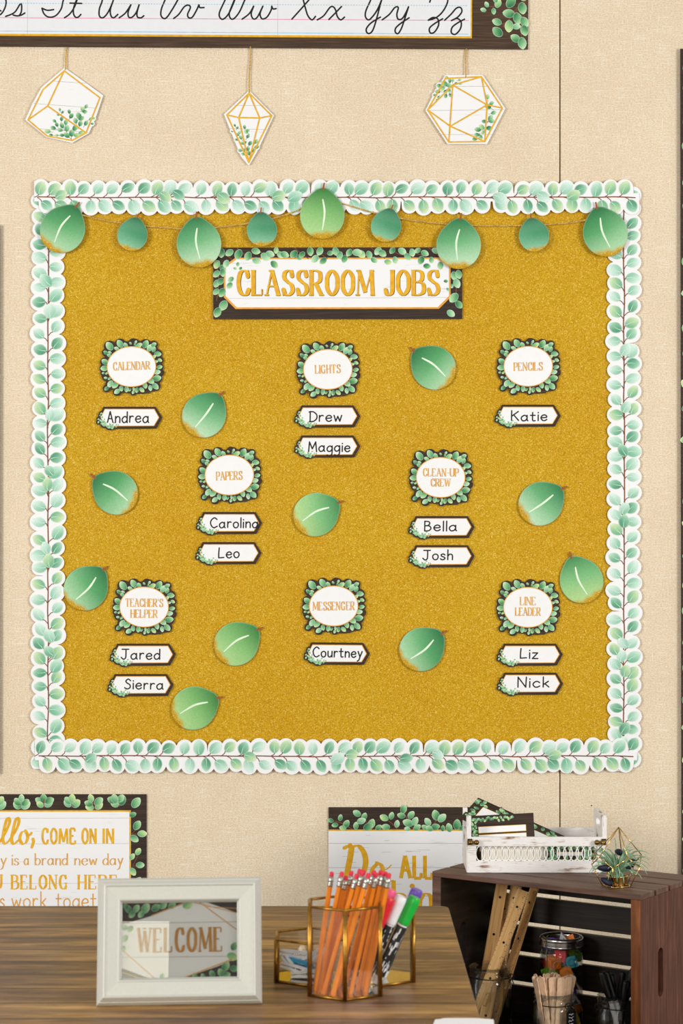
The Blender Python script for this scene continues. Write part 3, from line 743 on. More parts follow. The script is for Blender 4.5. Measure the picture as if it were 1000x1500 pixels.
# ------------------------------------------------------------------ name tags
def q9(l): return [((x-505)/8.333, -(y-1018)/8.333) for x, y in l]
nl = [((x-505)/8.333, -(y-1018)/8.333, r/8.333) for x, y, r in ((160, 968, 13), (170, 1010, 16), (128, 1035, 11), (148, 1045, 11), (125, 1075, 13), (160, 1060, 15), (185, 1068, 20), (200, 1040, 10), (190, 1105, 22), (215, 1085, 16), (228, 1115, 18), (255, 1130, 24), (288, 1135, 22), (270, 1100, 14), (300, 1105, 14), (320, 1080, 10), (345, 1105, 11), (368, 1108, 9), (340, 1130, 10), (310, 1130, 12), (148, 990, 9), (165, 1085, 14))]
npoly = q9([(187, 885), (822, 885), (905, 1018), (832, 1152), (300, 1156), (220, 1148), (130, 1018)])
random.seed(43)
nout = polar_outline([(x, y, r+2.0) for x, y, r in nl], npoly, 280)
mb = MB(); slab(mb, nout, 0, .0008); N_card = mb.mesh('tag_card', 'dark_wood_print')
mb = MB(); flatpoly(mb, q9([(205, 911), (809, 911), (868, 1016), (806, 1121), (215, 1125), (152, 1018)]), .00095); N_rim = mb.mesh('gold_rim', 'orange_edge')
mb = MB(); flatpoly(mb, q9([(208, 919), (804, 919), (858, 1016), (801, 1113), (218, 1117), (160, 1018)]), .00105); N_in = mb.mesh('white_panel', 'white_paper')
mb = MB()
for x, y, r in nl: leaf_print(mb, x, y, r*2.3, r*1.7, random.uniform(0, 6.28), 'pale', .00115, ns=8)
N_leaf = mb.mesh('leaf_print', 'print')
mb = MB(); slab(mb, rect(-16, -7, 16, 7), -.0044, 0); N_pad = mb.mesh('mounting_pad', 'foam_pad')
def nametag(u, v, s, t0, t1, base, xh, where, roll=0):
    root = walltop('name_tag', u, v, .0056, roll, 'arrow-ended wood-print name tag handwritten %s, %s' % (s, where), 'name tag', 'handwritten name tags on the gold board')
    link(N_card, 'tag_card', root); link(N_rim, 'gold_rim', root); link(N_in, 'white_panel', root); link(N_leaf, 'leaf_print', root)['kind'] = 'stuff'; link(N_pad, 'mounting_pad', root)
    mb = MB(); text(mb, s, t0-u, t1-u, v-base, xh, 1.85, None, 'hand', .0014, gap=.26, slant=.02, jitter=.4)
    obj('handwriting', mb, 'ink_black', root)
nametag(190, 612, 'Andrea', 157, 219, 619, 9, 'under the CALENDAR card')
nametag(479.5, 610, 'Drew', 452, 501, 617.5, 8.5, 'directly under the LIGHTS card')
nametag(479.5, 654, 'Maggie', 451, 513, 661.5, 8.2, 'below the Drew tag')
nametag(772.5, 609, 'Katie', 747, 801, 616.5, 8.2, 'under the PENCILS card')
nametag(336, 766, 'Carolina', 307, 379, 773, 8.2, 'directly under the PAPERS card')
nametag(335, 810, 'Leo', 319, 351, 817, 8.5, 'below the Carolina tag')
nametag(646.5, 772, 'Bella', 620, 669, 777.5, 8.2, 'directly under the CLEAN-UP CREW card')
nametag(646.5, 814.5, 'Josh', 618, 663, 820, 8.2, 'below the Bella tag')
nametag(210, 958.5, 'Jared', 177, 235, 965, 8.4, "directly under the TEACHER'S HELPER card")
nametag(206.5, 1003, 'Sierra', 182, 240, 1009, 8.2, 'below the Jared tag')
nametag(493.5, 957, 'Courtney', 457, 531, 962, 8.2, 'under the MESSENGER card', -.01)
nametag(775.5, 958.5, 'Liz', 760, 788, 964, 8.2, 'directly under the LINE LEADER card')
nametag(776, 1001, 'Nick', 757, 804, 1006, 8.4, 'below the Liz tag')

# ------------------------------------------------------------------ alphabet chart
random.seed(51)
root = walltop('alphabet_chart', 335, 10, .0042, -.0055, 'long cursive alphabet strip with dark wood border across the top', 'chart')
cu, cv = 335, 10
def A(l): return [(x-cu, -(y-cv)+ (x-cu)*.0055) for x, y in l]     # level on the tilted strip
mb = MB(); slab(mb, rect(-420, -61, 438, 80), 0, .0008); obj('chart_card', mb, 'chart_wood_print', root)
mb = MB(); flatpoly(mb, rect(-400, -45, 356, 62), .0009); obj('gold_edge', mb, 'gold_print', root)
mb = MB(); flatpoly(mb, rect(-400, -42, 354, 59), .001); obj('lined_panel', mb, 'lined_paper', root)
mb = MB(); ribbon(mb, [(-398, -18.5), (351, -19)], .95, .0011, cap=False); obj('base_line', mb, 'pink_ink', root)
mb = MB(); ribbon(mb, [(-398, -38), (351, -39.0)], 1.0, .0011, cap=False)
for i in range(-398, 349, 4): ribbon(mb, [(i, 2.6), (i+2.4, 2.6)], .9, .0011, cap=False)
obj('guide_lines', mb, 'blue_ink', root)
mb = MB()
for x in (41, 407): ribbon(mb, [(x-cu, -44), (x-cu, 60)], .5, .0011, cap=False)
obj('fold_line', mb, 'grey_ink', root)
CUR = [
 [(-16, 24), (0, 23), (8, 12), (9, 0), (2, -14), (-6, -8), (-2, 2), (10, -18)], [(-3, 14), (2, 17)], [(9, 25), (22, 19), (31, 6), (32, 17), (28, 24), (20, 23)], [(28, 24), (32, 23), (37, 20)],
 [(99, -14), (93, 2), (90, 14), (82, 24), (72, 26), (65, 21), (62, 13)], [(62, 13), (70, 16), (79, 15)], [(85, -13), (95, -16), (112, -14)], [(95, 27), (103, 21), (110, 10), (115, -5)], [(115, -5), (109, 10), (108, 20), (111, 26), (115, 26), (119, 22)], [(103, 5.5), (120, 6)],
 [(146, -12), (152, -14), (150, 2), (146, 14), (146, 24), (151, 27), (158, 20), (165, 5), (170, -12)], [(170, -12), (166, 2), (162, 15), (163, 24), (167, 27), (173, 22)],
 [(175, 27), (184, 20), (192, 8)], [(192, 8), (188, 19), (189, 26), (194, 26), (200, 19), (204, 8)], [(204, 8), (201, 20), (202, 26), (207, 27), (211, 24)],
 [(240, -13), (246, -14), (243, -2), (237, 13), (236, 23), (240, 28), (245, 26), (253, 14), (261, 0), (268, -14)], [(254.6, 28), (262, 22), (270, 11), (276, 8.5), (279, 12), (275, 22), (277, 27), (282, 26), (288, 16), (291.5, 8)], [(291.5, 8), (293, 12), (299, 12)],
 [(328, -13), (334, -14), (330, 0), (322, 18), (322, 26), (327, 29), (335, 21), (343, 3), (348, -12)], [(348, -12), (342, 4), (336, 20), (338, 28), (343, 28), (351, 18), (359, 0), (366, -13)],
 [(354.7, 29), (365, 21), (371.6, 10)], [(371.6, 10), (368, 21), (371, 28.5), (377, 26), (385, 10)], [(385, 10), (381, 21), (384, 28.5), (391, 26), (397, 16), (398, 10)], [(398, 10), (400, 14), (404.5, 13.5)],
 [(437, -8), (442, -12), (444, 0), (447, 12), (451, 24), (457, 30), (462, 25)], [(427.5, 29), (440, 15), (453, 0), (463, -12)],
 [(464.7, 30), (474, 24), (483, 12), (488, 11), (491.5, 16), (494, 25), (499, 30), (504.5, 26)], [(500, 10.5), (491, 20), (481.6, 29.5)],
 [(541, -13), (547, -14), (543, 0), (536, 16), (535, 25), (539, 30), (544, 27), (552, 16), (559, 0), (564, -14)], [(564, -14), (558, 3), (551, 30), (546, 45), (541, 50), (537, 48), (537, 42), (544, 34), (557, 26)],
 [(559.6, 30), (570, 22), (578, 12), (583, 12), (581, 22), (583, 29), (589, 28), (595, 18), (598, 11)], [(598, 11), (593, 27), (588, 42), (583, 50), (579, 48), (579.5, 42), (587, 35), (599, 27)],
 [(629, 4), (634, -8), (645, -14), (654, -8), (655, 4), (648, 18), (638, 27), (627, 30.5)], [(627, 30.5), (634, 26.5), (641, 29), (642, 38), (636, 48), (630, 49), (629, 42), (637, 35), (648, 28.5)],
 [(651, 30.5), (660, 22), (668, 13), (674, 12), (676, 18), (670, 26), (661, 31)], [(661, 31), (669, 28), (675, 33), (674, 43), (667, 51), (661, 49), (662, 41), (670, 34.5), (680, 29)]]
for s in CUR:
    mb = MB(); ribbon(mb, catmull(A(s), 7), 2.3, .0012); obj('cursive_stroke', mb, 'ink_black', root)
mb = MB()
def AZ(x, y): return (x/3.226+690-cu, -(y/3.226-cv)+(x/3.226+690-cu)*.0055)
for l in ([(258, 10), (190, 80), (150, 130)], [(75, 30), (100, 35), (130, 25)], [(240, 80), (235, 140), (238, 190)], [(110, 107), (150, 115), (170, 100)], [(262, 0), (225, 30), (200, 60)]): stemline(mb, [AZ(*p) for p in l], 1.2, .0009)
for x, y, r, a in ((72, 25, 13, 2), (57, 50, 13, 2.8), (105, 55, 14, -1.5), (125, 20, 20, 1.2), (113, 2, 14, 2), (185, 15, 27, 1), (178, 67, 26, 3), (240, 40, 26, -1.4), (217, 88, 26, -1.3), (122, 107, 21, 2.8), (125, 155, 26, 2.4), (178, 125, 26, -1.6), (212, 128, 18, 0), (250, 105, 24, -1), (250, 145, 24, -1.3), (210, 185, 23, 2.6), (240, 205, 26, -1.4), (215, -20, 24, 1), (250, -15, 24, 1), (160, -25, 20, 2)):
    q = AZ(x, y); leaf_print(mb, q[0], q[1], r*2/3.226*1.05, r*2/3.226*.82, a, 'fresh' if r > 18 else 'pale', .0011)
obj('leaf_print', mb, 'print', root)['kind'] = 'stuff'
mb = MB(); box(mb, -400*K, 400*K, -30*K, 30*K, -.0042, 0); obj('mounting_tape', mb, 'foam_pad', root)

# ------------------------------------------------------------------ terrarium cut-outs hanging on cords
def gem(u, v, outline, lines, pts, planks, leaves, sc, ox, oy, label, cordtop, cordu, cordlab, roll=0, hook=None):
    random.seed(int(u)); root = walltop('terrarium_cutout', u, v, .0062, roll, label, 'paper cut-out', 'geometric terrarium cut-outs hung under the alphabet strip')
    f = lambda l: px(l, sc, ox, oy, u, v)
    lv = [((x/sc+ox)-u, -((y/sc+oy)-v), r/sc, a) for x, y, r, a in leaves]
    out = polar_outline([(x, y, r+1.6) for x, y, r, a in lv], f(outline), 260)
    mb = MB(); slab(mb, out, 0, .0008); obj('cut_card', mb, 'white_wood_print', root)
    mb = MB()
    for l in planks: ribbon(mb, f(l), .7, .0009, cap=False)
    obj('plank_line', mb, 'grey_ink', root)
    mb = MB()
    for x, y, r, a in lv: stemline(mb, [(x, y), (x-math.cos(a)*r*2.2, y-math.sin(a)*r*2.2)], .5, .00095)
    for x, y, r, a in lv: leaf_print(mb, x, y, r*2.3, r*1.8, a, 'fresh', .00105, rim=lin((120, 180, 130)), ns=10)
    obj('leaf_print', mb, 'print', root)['kind'] = 'stuff'
    P2 = {k: f([q])[0] for k, q in pts.items()}
    mb = MB()
    for a, b in [tuple(s) for s in lines.split()]: ribbon(mb, [P2[a], P2[b]], 2.1, .0013)
    obj('gold_lines', mb, 'gold_print', root)
    mb = MB(); slab(mb, ellipse(0, 0, 8, 8, 12), -.0062, 0); obj('mounting_pad', mb, 'foam_pad', root)
    c = MB(); top = max(out, key=lambda p: p[1])
    pa = ((cordu-500)*K, -.0045, CZ-(cordtop-HV)*K); top = hook or top; pb = ((u+top[0]-500)*K, -.0068, CZ-(v-top[1]+3-HV)*K)
    tube(c, [Vector(pa).lerp(Vector(pb), i/10)+Vector((.0009*math.sin(i*.6+u), 0, 0)) for i in range(11)], .0016, 7)
    tag(obj('hanging_cord', c, 'twine', None, True), cordlab, 'cord', 'cords holding the terrarium cut-outs')
gem(97, 156, [(465, 145), (670, 290), (870, 435), (800, 640), (720, 830), (545, 930), (275, 870), (55, 690), (130, 520), (225, 350)], 'ab bc cd de ef fg ga ah hc hf',
    dict(a=(462, 178), b=(240, 375), c=(85, 690), d=(283, 858), e=(545, 905), f=(690, 825), g=(835, 458), h=(290, 545)), [[(350, 285), (690, 308)], [(140, 518), (800, 568)], [(190, 782), (720, 822)]],
    [(415, 582, 14, 1.8), (445, 610, 14, 1), (400, 635, 14, 3), (360, 702, 18, 2.5), (385, 740, 20, 2), (348, 775, 24, 2.8), (290, 810, 26, 3), (435, 680, 20, 1.5), (515, 605, 19, 1.8), (535, 650, 25, 1), (480, 715, 25, 1.4), (440, 750, 26, 2), (420, 795, 24, 3), (490, 780, 30, 1.5), (615, 650, 32, 2), (640, 675, 26, .5), (655, 580, 24, 2), (692, 550, 20, 1), (675, 605, 22, 0), (580, 700, 26, 1.8), (630, 730, 26, 1.2), (575, 775, 30, 1), (690, 725, 24, 1), (740, 680, 18, .5), (770, 675, 14, 0), (755, 730, 14, 0), (640, 825, 24, .2), (540, 830, 32, 1.5), (490, 850, 30, 2.4), (590, 850, 26, 0), (440, 850, 20, 3), (385, 850, 16, 3), (325, 848, 16, 3)],
    7.143, 30, 80, 'white gem-shaped terrarium cut-out with leaves, leftmost of three', 70, 98.5, 'gold cord above the leftmost gem-shaped cut-out')
gem(365, 186, [(500, 215), (830, 545), (740, 740), (600, 1040), (495, 1215), (390, 1090), (240, 720), (165, 530)], 'al lb br ra am an mb nb lm mn nr',
    dict(a=(500, 250), l=(205, 540), r=(800, 550), m=(362, 575), n=(640, 580), b=(495, 1170)), [[(300, 412), (720, 415)], [(240, 722), (745, 735)]],
    [(310, 678, 16, 2), (345, 710, 16, 1), (370, 775, 22, 1), (345, 800, 22, 2.5), (390, 840, 24, 2), (440, 700, 22, 1.8), (460, 765, 26, 2.5), (480, 745, 22, .5), (483, 825, 24, 1), (410, 915, 22, 2.5), (450, 905, 18, 1), (512, 918, 28, 1), (485, 990, 26, 1.5), (500, 1050, 26, 1.8), (380, 1010, 24, 2.8), (590, 895, 28, 1), (600, 965, 28, .4), (555, 1010, 20, 1), (420, 1060, 22, 2.8), (330, 870, 18, 2.9), (430, 1000, 20, 2), (270, 760, 12, 3)],
    9.09, 310, 110, 'white kite-shaped diamond terrarium cut-out, middle of the three', 69, 366.5, 'gold cord above the kite-shaped diamond cut-out')
gem(681, 161, [(300, 150), (690, 150), (925, 500), (735, 870), (320, 870), (90, 520), (200, 300)], 'AB BC CD DE EF FA FG GB GE GI BI IC HI HF HD ID',
    dict(A=(300, 185), B=(675, 168), C=(893, 495), D=(710, 845), E=(335, 850), F=(115, 515), G=(375, 255), H=(350, 685), I=(735, 462)), [[(340, 268), (760, 268)], [(100, 520), (915, 512)], [(250, 772), (790, 770)]],
    [(312, 178, 18, 2.5), (345, 210, 20, 1.6), (378, 205, 14, 1.4), (448, 200, 14, .4), (412, 238, 16, .2), (455, 238, 16, 0), (290, 240, 30, 2.6), (330, 255, 24, 0), (235, 262, 24, 3), (265, 290, 26, 3.6), (220, 322, 24, 3), (185, 358, 14, 3), (225, 380, 12, 4), (210, 410, 12, 4), (338, 312, 20, 5), (302, 368, 20, 4.4), (348, 360, 18, 5), (295, 320, 16, 4),
     (740, 378, 22, 1.6), (780, 445, 22, .6), (745, 480, 30, 2.6), (802, 545, 24, .3), (768, 600, 28, 1), (780, 630, 26, 0), (705, 635, 22, 3), (755, 705, 28, 0), (680, 695, 28, 2.4), (640, 720, 28, 3), (690, 750, 18, 4), (630, 775, 24, 3), (610, 815, 24, 3.4), (670, 800, 20, 5)],
    7.143, 610, 90, 'white hexagonal terrarium cut-out with leaves, rightmost of three', 72, 682.5, 'gold cord above the hexagonal cut-out', hook=(0, 49))

# ------------------------------------------------------------------ wall posters
def sprigs(mb, x0, x1, y0, y1, z, n, size, grow=pi/2, seed=0):
    random.seed(seed)
    for i in range(n):
        x = x0+(i+.5)*(x1-x0)/n+random.uniform(-3, 3); y = y0+random.uniform(0, (y1-y0)*.25); hgt = (y1-y0)*random.uniform(.35, .75); a = grow+random.uniform(-.5, .5)
        tip = (x+math.cos(a)*hgt, y+math.sin(a)*hgt); stemline(mb, [(x, y), ((x+tip[0])/2+1, (y+tip[1])/2), tip], 1.2, z)
        for j in range(3):
            f = j/2; bx, by = x+(tip[0]-x)*f, y+(tip[1]-y)*f
            for s in ((-1, 1) if j < 2 else (0,)):
                an = a+s*random.uniform(.7, 1.2); L_ = size*random.uniform(.85, 1.15)
                cx, cy = bx+math.cos(an)*L_*.62, by+math.sin(an)*L_*.62
                cx = max(min(x0, x1)+L_*.3, min(max(x0, x1)-L_*.3, cx)); cy = min(y1-L_*.45, max(y0+L_*.3, cy))
                leaf_print(mb, cx, cy, L_, L_*.8, an, 'fresh' if random.random() < .7 else 'pale', z+.0002)
# lower left: hello poster
cu, cv = 15, 1310
root = walltop('welcome_poster', cu, cv, .0032, .0, 'white wood-look poster reading hello, COME ON IN, behind the photo frame', 'poster')
R_ = lambda x, y: (x-cu, -(y-cv))
mb = MB(); slab(mb, rect(-200, -150, 200, 147), 0, .0008); obj('poster_sheet', mb, 'dark_wood_print', root)
mb = MB(); flatpoly(mb, rect(-177, -128, 177, 123.5), .00095); obj('gold_edge', mb, 'gold_print', root)
mb = MB(); flatpoly(mb, rect(-175, -126, 174.6, 121.2), .00105); obj('white_panel', mb, 'white_wood_print', root)
mb = MB()
for y in (1198.5, 1236, 1294, 1340): ribbon(mb, [R_(-150, y), R_(189, y-.6)], .6, .00112, cap=False)
obj('plank_line', mb, 'grey_ink', root)
mb = MB(); zz = .0013
def wordmb(m):
    obj('word', m, 'gold_print', root); return MB()
sc = lambda l: [(x/4.348-cu, -(y/4.348+1150-cv)) for x, y in l]
brush = lambda t, a: 1.5+3.3*abs(math.sin(a-.35))
for l in ([(-60, 340), (-30, 315), (-35, 288), (-58, 305), (-60, 345), (-40, 370), (0, 350)], [(0, 360), (34, 305), (62, 240), (60, 212), (46, 214), (28, 280), (20, 345), (34, 372), (60, 352)], [(60, 352), (98, 295), (122, 238), (118, 210), (103, 216), (84, 290), (76, 348), (90, 373), (118, 350)],
          [(165, 290), (140, 300), (128, 340), (145, 372), (168, 362), (178, 325), (165, 290)], [(174, 312), (190, 318), (202, 302)], [(212, 343), (215, 360), (204, 394)]): ribbon(mb, catmull(sc(l), 7), brush, zz)
mb = wordmb(mb); text(mb, 'H', -70, -25, cv-1236, 42, 5, 3, 'caps', zz)
for s, a, b in (('COME', 60.5, 112), ('ON', 119, 142), ('IN', 150.5, 167.5)): mb = wordmb(mb); text(mb, s, a-cu, b-cu, cv-1235.4, 22.2, 3.3, 2.9, 'caps', zz, gap=.26, flat=True)
for s, a, b in (('YOU', -60, 4), ('BELONG', 16.5, 101), ('HERE', 114, 173)): mb = wordmb(mb); text(mb, s, a-cu, b-cu, cv-1301.6, 20.2, 3.2, 1.3, 'caps', zz, gap=.26, serif=2.3)
obj('word', mb, 'gold_print', root)
for s, a, b in (('oda', -40, -2), ('y', 0, 10.5), ('is', 16.5, 28.5), ('a', 34.5, 43.5), ('brand', 50, 100), ('new', 108, 143), ('day', 149.5, 181)): mb = MB(); text(mb, s, a-cu, b-cu, cv-1266.5, 9.6, 2.1, .7, 'low', zz, gap=.22, serif=1.5); obj('small_word', mb, 'gold_print_orange', root)
for s, a, b in (('et', -40, -12), ("s", -1, 7.5), ('work', 16.5, 69), ('together', 81, 178)): mb = MB(); text(mb, s, a-cu, b-cu, cv-1329, 13.2, 1.9, None, 'low', zz, gap=.26); obj('small_word', mb, 'gold_print_orange', root)
mb = MB(); sprigs(mb, -176, 176, 124, 146, .0010, 10, 13, seed=2)
def vsprigs(mb, pts, z, seed):
    random.seed(seed)
    for x, y, s, a in pts: leaf_print(mb, x, y, s*1.1, s*.86, a, 'fresh', z)
vsprigs(mb, [(sx/4.348-cu, -(sy/4.348+1150-cv), s, a) for sx, sy, s, a in ((866, 112, 15, .9), (846, 187, 9, .4), (873, 256, 13, 1), (905, 308, 12, 0), (855, 338, 12, -.6), (880, 423, 10, 1), (842, 455, 9, 1), (892, 507, 11, 0), (846, 548, 11, -1), (880, 610, 11, 1), (900, 660, 11, 1))], .0013, 3)
for l in ([(838, 310), (865, 285)], [(838, 310), (890, 310)], [(845, 515), (878, 450)], [(845, 515), (875, 512)]): stemline(mb, sc(l), .9, .0011)
obj('leaf_print', mb, 'print', root)['kind'] = 'stuff'
mb = MB(); box(mb, -100*K, 100*K, -80*K, 80*K, -.0032, 0); obj('mounting_tape', mb, 'foam_pad', root)

# lower middle: Do ALL poster
cu, cv = 608, 1330
root = walltop('motto_poster', cu, cv, .0032, 0, 'white wood-look poster with gold lettering Do ALL, behind the pencils', 'poster')
mb = MB(); slab(mb, rect(-127, -148, 127, 148), 0, .0008); obj('poster_sheet', mb, 'dark_wood_print', root)
mb = MB(); flatpoly(mb, rect(-127, -116, 127, 115.3), .00095); obj('gold_edge', mb, 'gold_print', root)
mb = MB(); flatpoly(mb, rect(-127, -114, 127, 113.2), .00105); obj('white_panel', mb, 'white_wood_print', root)
mb = MB()
for y in (1235, 1270.5, 1312): ribbon(mb, [(-127, cv-y), (127, cv-y)], .8, .00112, cap=False)
random.seed(8)
for i in range(26):
    x = random.uniform(-120, 90); y = random.uniform(20, 110); ribbon(mb, [(x, y), (x+random.uniform(5, 22), y+random.uniform(-.6, .6))], .5, .00112, cap=False)
obj('plank_line', mb, 'grey_ink', root)
mb = MB(); s7 = lambda l: [(x/4.348+470-cu, -(y/4.348+1170-cv)) for x, y in l]
ribbon(mb, catmull(s7([(196, 298), (186, 370), (172, 440), (160, 520)]), 6), 8.6, zz, cap=False)
ribbon(mb, catmull(s7([(148, 312), (175, 300), (205, 300), (240, 300), (272, 340), (284, 400), (268, 470), (225, 520), (165, 525)]), 6), lambda t, a: 2.6+5.6*abs(math.sin(a)), zz)
ribbon(mb, [(p[0], p[1]) for p in s7([(184, 292), (188, 296)])], 6, zz)
ribbon(mb, catmull(s7([(360, 410), (325, 450), (330, 505), (365, 520), (392, 480), (385, 425), (352, 405)]), 6), lambda t, a: 2.4+4*abs(math.sin(a)), zz)
ribbon(mb, catmull(s7([(385, 440), (415, 448), (446, 420)]), 6), 1.6, zz)
mb = wordmb(mb); text(mb, 'ALL', 584-cu, 635-cu, cv-1286, 33, 5.6, 4.4, 'caps', zz, gap=.22, flat=True)
mb = wordmb(mb); text(mb, 'thin', 545-cu, 634-cu, cv-1333, 25, 6.4, 2.2, 'low', zz, gap=.32, serif=4.5)
text(mb, 'gs', 640-cu, 690-cu, cv-1333, 25, 6.4, 2.2, 'low', zz, gap=.32, serif=4.5)
obj('lettering', mb, 'gold_print', root)
mb = MB()
vl = [(62, 137, 12, 2.8), (90, 165, 13, 3.3), (123, 120, 13, 1.4), (160, 160, 17, 1), (140, 185, 14, 3), (230, 92, 17, 2.6), (275, 112, 15, 1.2), (255, 140, 18, .3), (222, 172, 15, 1.5), (320, 160, 20, 1.2), (298, 178, 20, .4), (365, 182, 14, .6), (403, 120, 18, 2.7), (448, 108, 15, 1.3), (483, 160, 15, 1.4), (413, 178, 17, 3.1), (525, 66, 18, 1.3), (512, 106, 16, 2.9), (572, 102, 17, .9), (555, 153, 21, 2.8), (597, 143, 18, 1.1), (550, 190, 12, 3), (610, 182, 16, .6), (680, 146, 17, 2.2), (662, 182, 14, 2.6), (730, 105, 21, 1.8), (768, 122, 20, .8), (725, 178, 18, .2), (690, 188, 15, 2.6), (775, 188, 12, 1.5), (815, 184, 18, 1.8), (865, 165, 21, 1.5), (900, 185, 14, .3), (930, 120, 18, 1.2), (960, 170, 16, 2), (1000, 130, 16, 1), (1050, 150, 16, 2), (1100, 120, 16, 1)]
for l in ([(75, 140), (120, 150), (175, 180), (200, 190)], [(275, 130), (300, 160), (330, 195)], [(430, 140), (455, 160), (485, 192)], [(528, 85), (550, 130), (580, 180), (590, 195)], [(745, 130), (715, 160), (690, 195)], [(930, 170), (900, 195)]): stemline(mb, s7(l), 1.2, .0011)
random.seed(9)
for x, y, s, a in vl:
    p = s7([(x, y)])[0]; leaf_print(mb, p[0], p[1], s*.62*1.15, s*.5*1.1, a, 'fresh' if random.random() < .6 else 'pale', .0013)
obj('leaf_print', mb, 'print', root)['kind'] = 'stuff'
mb = MB(); box(mb, -100*K, 100*K, -80*K, 80*K, -.0032, 0); obj('mounting_tape', mb, 'foam_pad', root)

# posters cut by the frame's sides
for (u0, u1, v0, v1, lb, side) in ((995.5, 1330, 73, 1297, 'tall dark wood-print chart at the right edge of the wall', 1), (-330, .7, 330, 1132, 'dark wood-print chart at the left edge of the wall', -1)):
    cu, cv = (u0+u1)/2, (v0+v1)/2; hw, hh = (u1-u0)/2, (v1-v0)/2
    root = walltop('side_chart', cu, cv, .0105, .0014 if side == 1 else -.0012, lb, 'chart')
    mb = MB(); slab(mb, rect(-hw, -hh, hw, hh), 0, .001); obj('chart_sheet', mb, 'dark_wood_print', root)
    mb = MB(); flatpoly(mb, rect(-hw+30, -hh+30, hw-30, hh-30), .0012); obj('white_panel', mb, 'white_wood_print', root)
    mb = MB(); random.seed(3 if side == 1 else 4)
    for i in range(int(hh*2/42)):
        y = -hh+25+i*42+random.uniform(-8, 8)
        for s in (-1, 1):
            leaf_print(mb, s*(hw-7-random.uniform(0, 3)), y, 15, 12, random.uniform(0, 6), 'fresh', .0012); leaf_print(mb, s*(hw-17), y+14, 13, 10, random.uniform(0, 6), 'pale', .0012)
    obj('leaf_print', mb, 'print', root)['kind'] = 'stuff'
    mb = MB(); box(mb, (-hw+22)*K, (hw-22)*K, -hh*.9*K, hh*.9*K, -.0105, 0); obj('mounting_tape', mb, 'foam_pad', root)

# ------------------------------------------------------------------ desk
TZ = CZ-.667
desk = empty('desk', (0, 0, 0)); tag(desk, 'wood-grain laminate desk top filling the lower left foreground', 'desk')
X0, X1, Y0, Y1 = -1.15, .190, -2.25, -.814
mb = MB(); r = .018; cor = []
for cx, cy, a0 in ((X1-r, Y1-r, 0), (X0+r, Y1-r, pi/2), (X0+r, Y0+r, pi), (X1-r, Y0+r, 1.5*pi)):
    cor += [(cx+r*math.cos(a0+i*pi/12), cy+r*math.sin(a0+i*pi/12)) for i in range(7)]
slab(mb, cor, TZ-.028, TZ, 1.0); obj('desk_top', mb, 'desk', desk, bevel=.004, seg=3)
mb = MB(); ed = [(x+(.0012 if x > 0 else -.0012)*0, y) for x, y in cor]
co2 = [(((x-(X0+X1)/2)*(1+.0016)+(X0+X1)/2), ((y-(Y0+Y1)/2)*(1+.0014)+(Y0+Y1)/2)) for x, y in cor]
slab(mb, [co2, cor[::-1]], TZ-.026, TZ-.0035, 1.0); obj('edge_band', mb, 'desk_edge', desk)
for x in (X0+.06, X1-.06):
    for y in (Y0+.06, Y1-.06):
        mb = MB(); box(mb, x-.02, x+.02, y-.02, y+.02, 0, TZ-.028); obj('leg', mb, 'desk_leg_metal', desk)
# slip of paper at the near edge
mb = MB(); k_ = 1.0
cc_ = P(673, 1493, .667*F/(1493-HV)); slab(mb, [(-.05, -.08), (.04, -.08), (.046, .028), (.022, .036), (-.020, .036), (-.028, .030), (-.034, .028)], 0, .0015, 1.0)
o = obj('paper_slip', mb, 'white_paper', mat4=Matrix.Translation((cc_.x, cc_.y-.036, TZ+.0002))); tag(o, 'corner of a white paper slip on the near right of the desk', 'paper')

# ------------------------------------------------------------------ photo frame
FW, FH = .2326, .177
lean = math.radians(15)
fm = Matrix.Translation((-.2275, -D+2.780, TZ+.0044)) @ Matrix.Rotation(math.radians(4), 4, 'Z') @ Matrix.Rotation(pi/2-lean, 4, 'X')
fr = empty('photo_frame', mat4=fm); tag(fr, 'cream moulded photo frame standing on the desk, holding a WELCOME print', 'photo frame')
prof = [(0, -.016), (0, -.0120), (.0012, -.0095), (.0036, -.0050), (.0044, -.0050), (.0052, -.0028), (.0095, .0036), (.0110, .0042), (.0120, .0034), (.0126, .0022), (.0135, .0018), (.0290, -.0008), (.0302, .0000), (.0314, -.0006), (.0324, -.0022), (.0350, -.0085), (.0350, -.010)]
vs = []; fs = []
# outer bottom sits at y=0; the margins differ a little per side
def ringpt(ins, z):
    f = ins/.035; l, rr, tp, bt = ins, ins, ins*(.0355/.035), ins*(.0375/.035)
    return [(-FW/2+l, bt, z), (FW/2-rr, bt, z), (FW/2-rr, FH-tp, z), (-FW/2+l, FH-tp, z)]
for ins, z in prof: vs += ringpt(ins, z)
for i in range(len(prof)-1):
    for j in range(4): fs.append((4*i+j, 4*i+(j+1) % 4, 4*i+4+(j+1) % 4, 4*i+4+j))
mb = MB(); mb.add(vs, fs); mo = obj('moulding', mb, 'frame_paint', fr)
mb = MB(); box(mb, -FW/2+.003, FW/2-.003, .003, FH-.003, -.0155, -.0135); obj('back_board', mb, 'frame_back', fr)
mb = MB()
bx = [(-.022, .0, -.0155), (.022, .0, -.0155), (.016, .115, -.0155), (-.016, .115, -.0155)]
vs = [(-.022, .0185, -.083), (.022, .0185, -.083), (.014, .12, -.0155), (-.014, .12, -.0155)]; vs += [(x, y, z-.0025) for x, y, z in vs]
mb.add(vs, [(0, 1, 2, 3), (7, 6, 5, 4), (0, 4, 5, 1), (1, 5, 6, 2), (2, 6, 7, 3), (3, 7, 4, 0)]); obj('easel_leg', mb, 'frame_back', fr)
mb = MB(); px0, px1, py0, py1 = -FW/2+.034, FW/2-.034, .036, FH-.0345
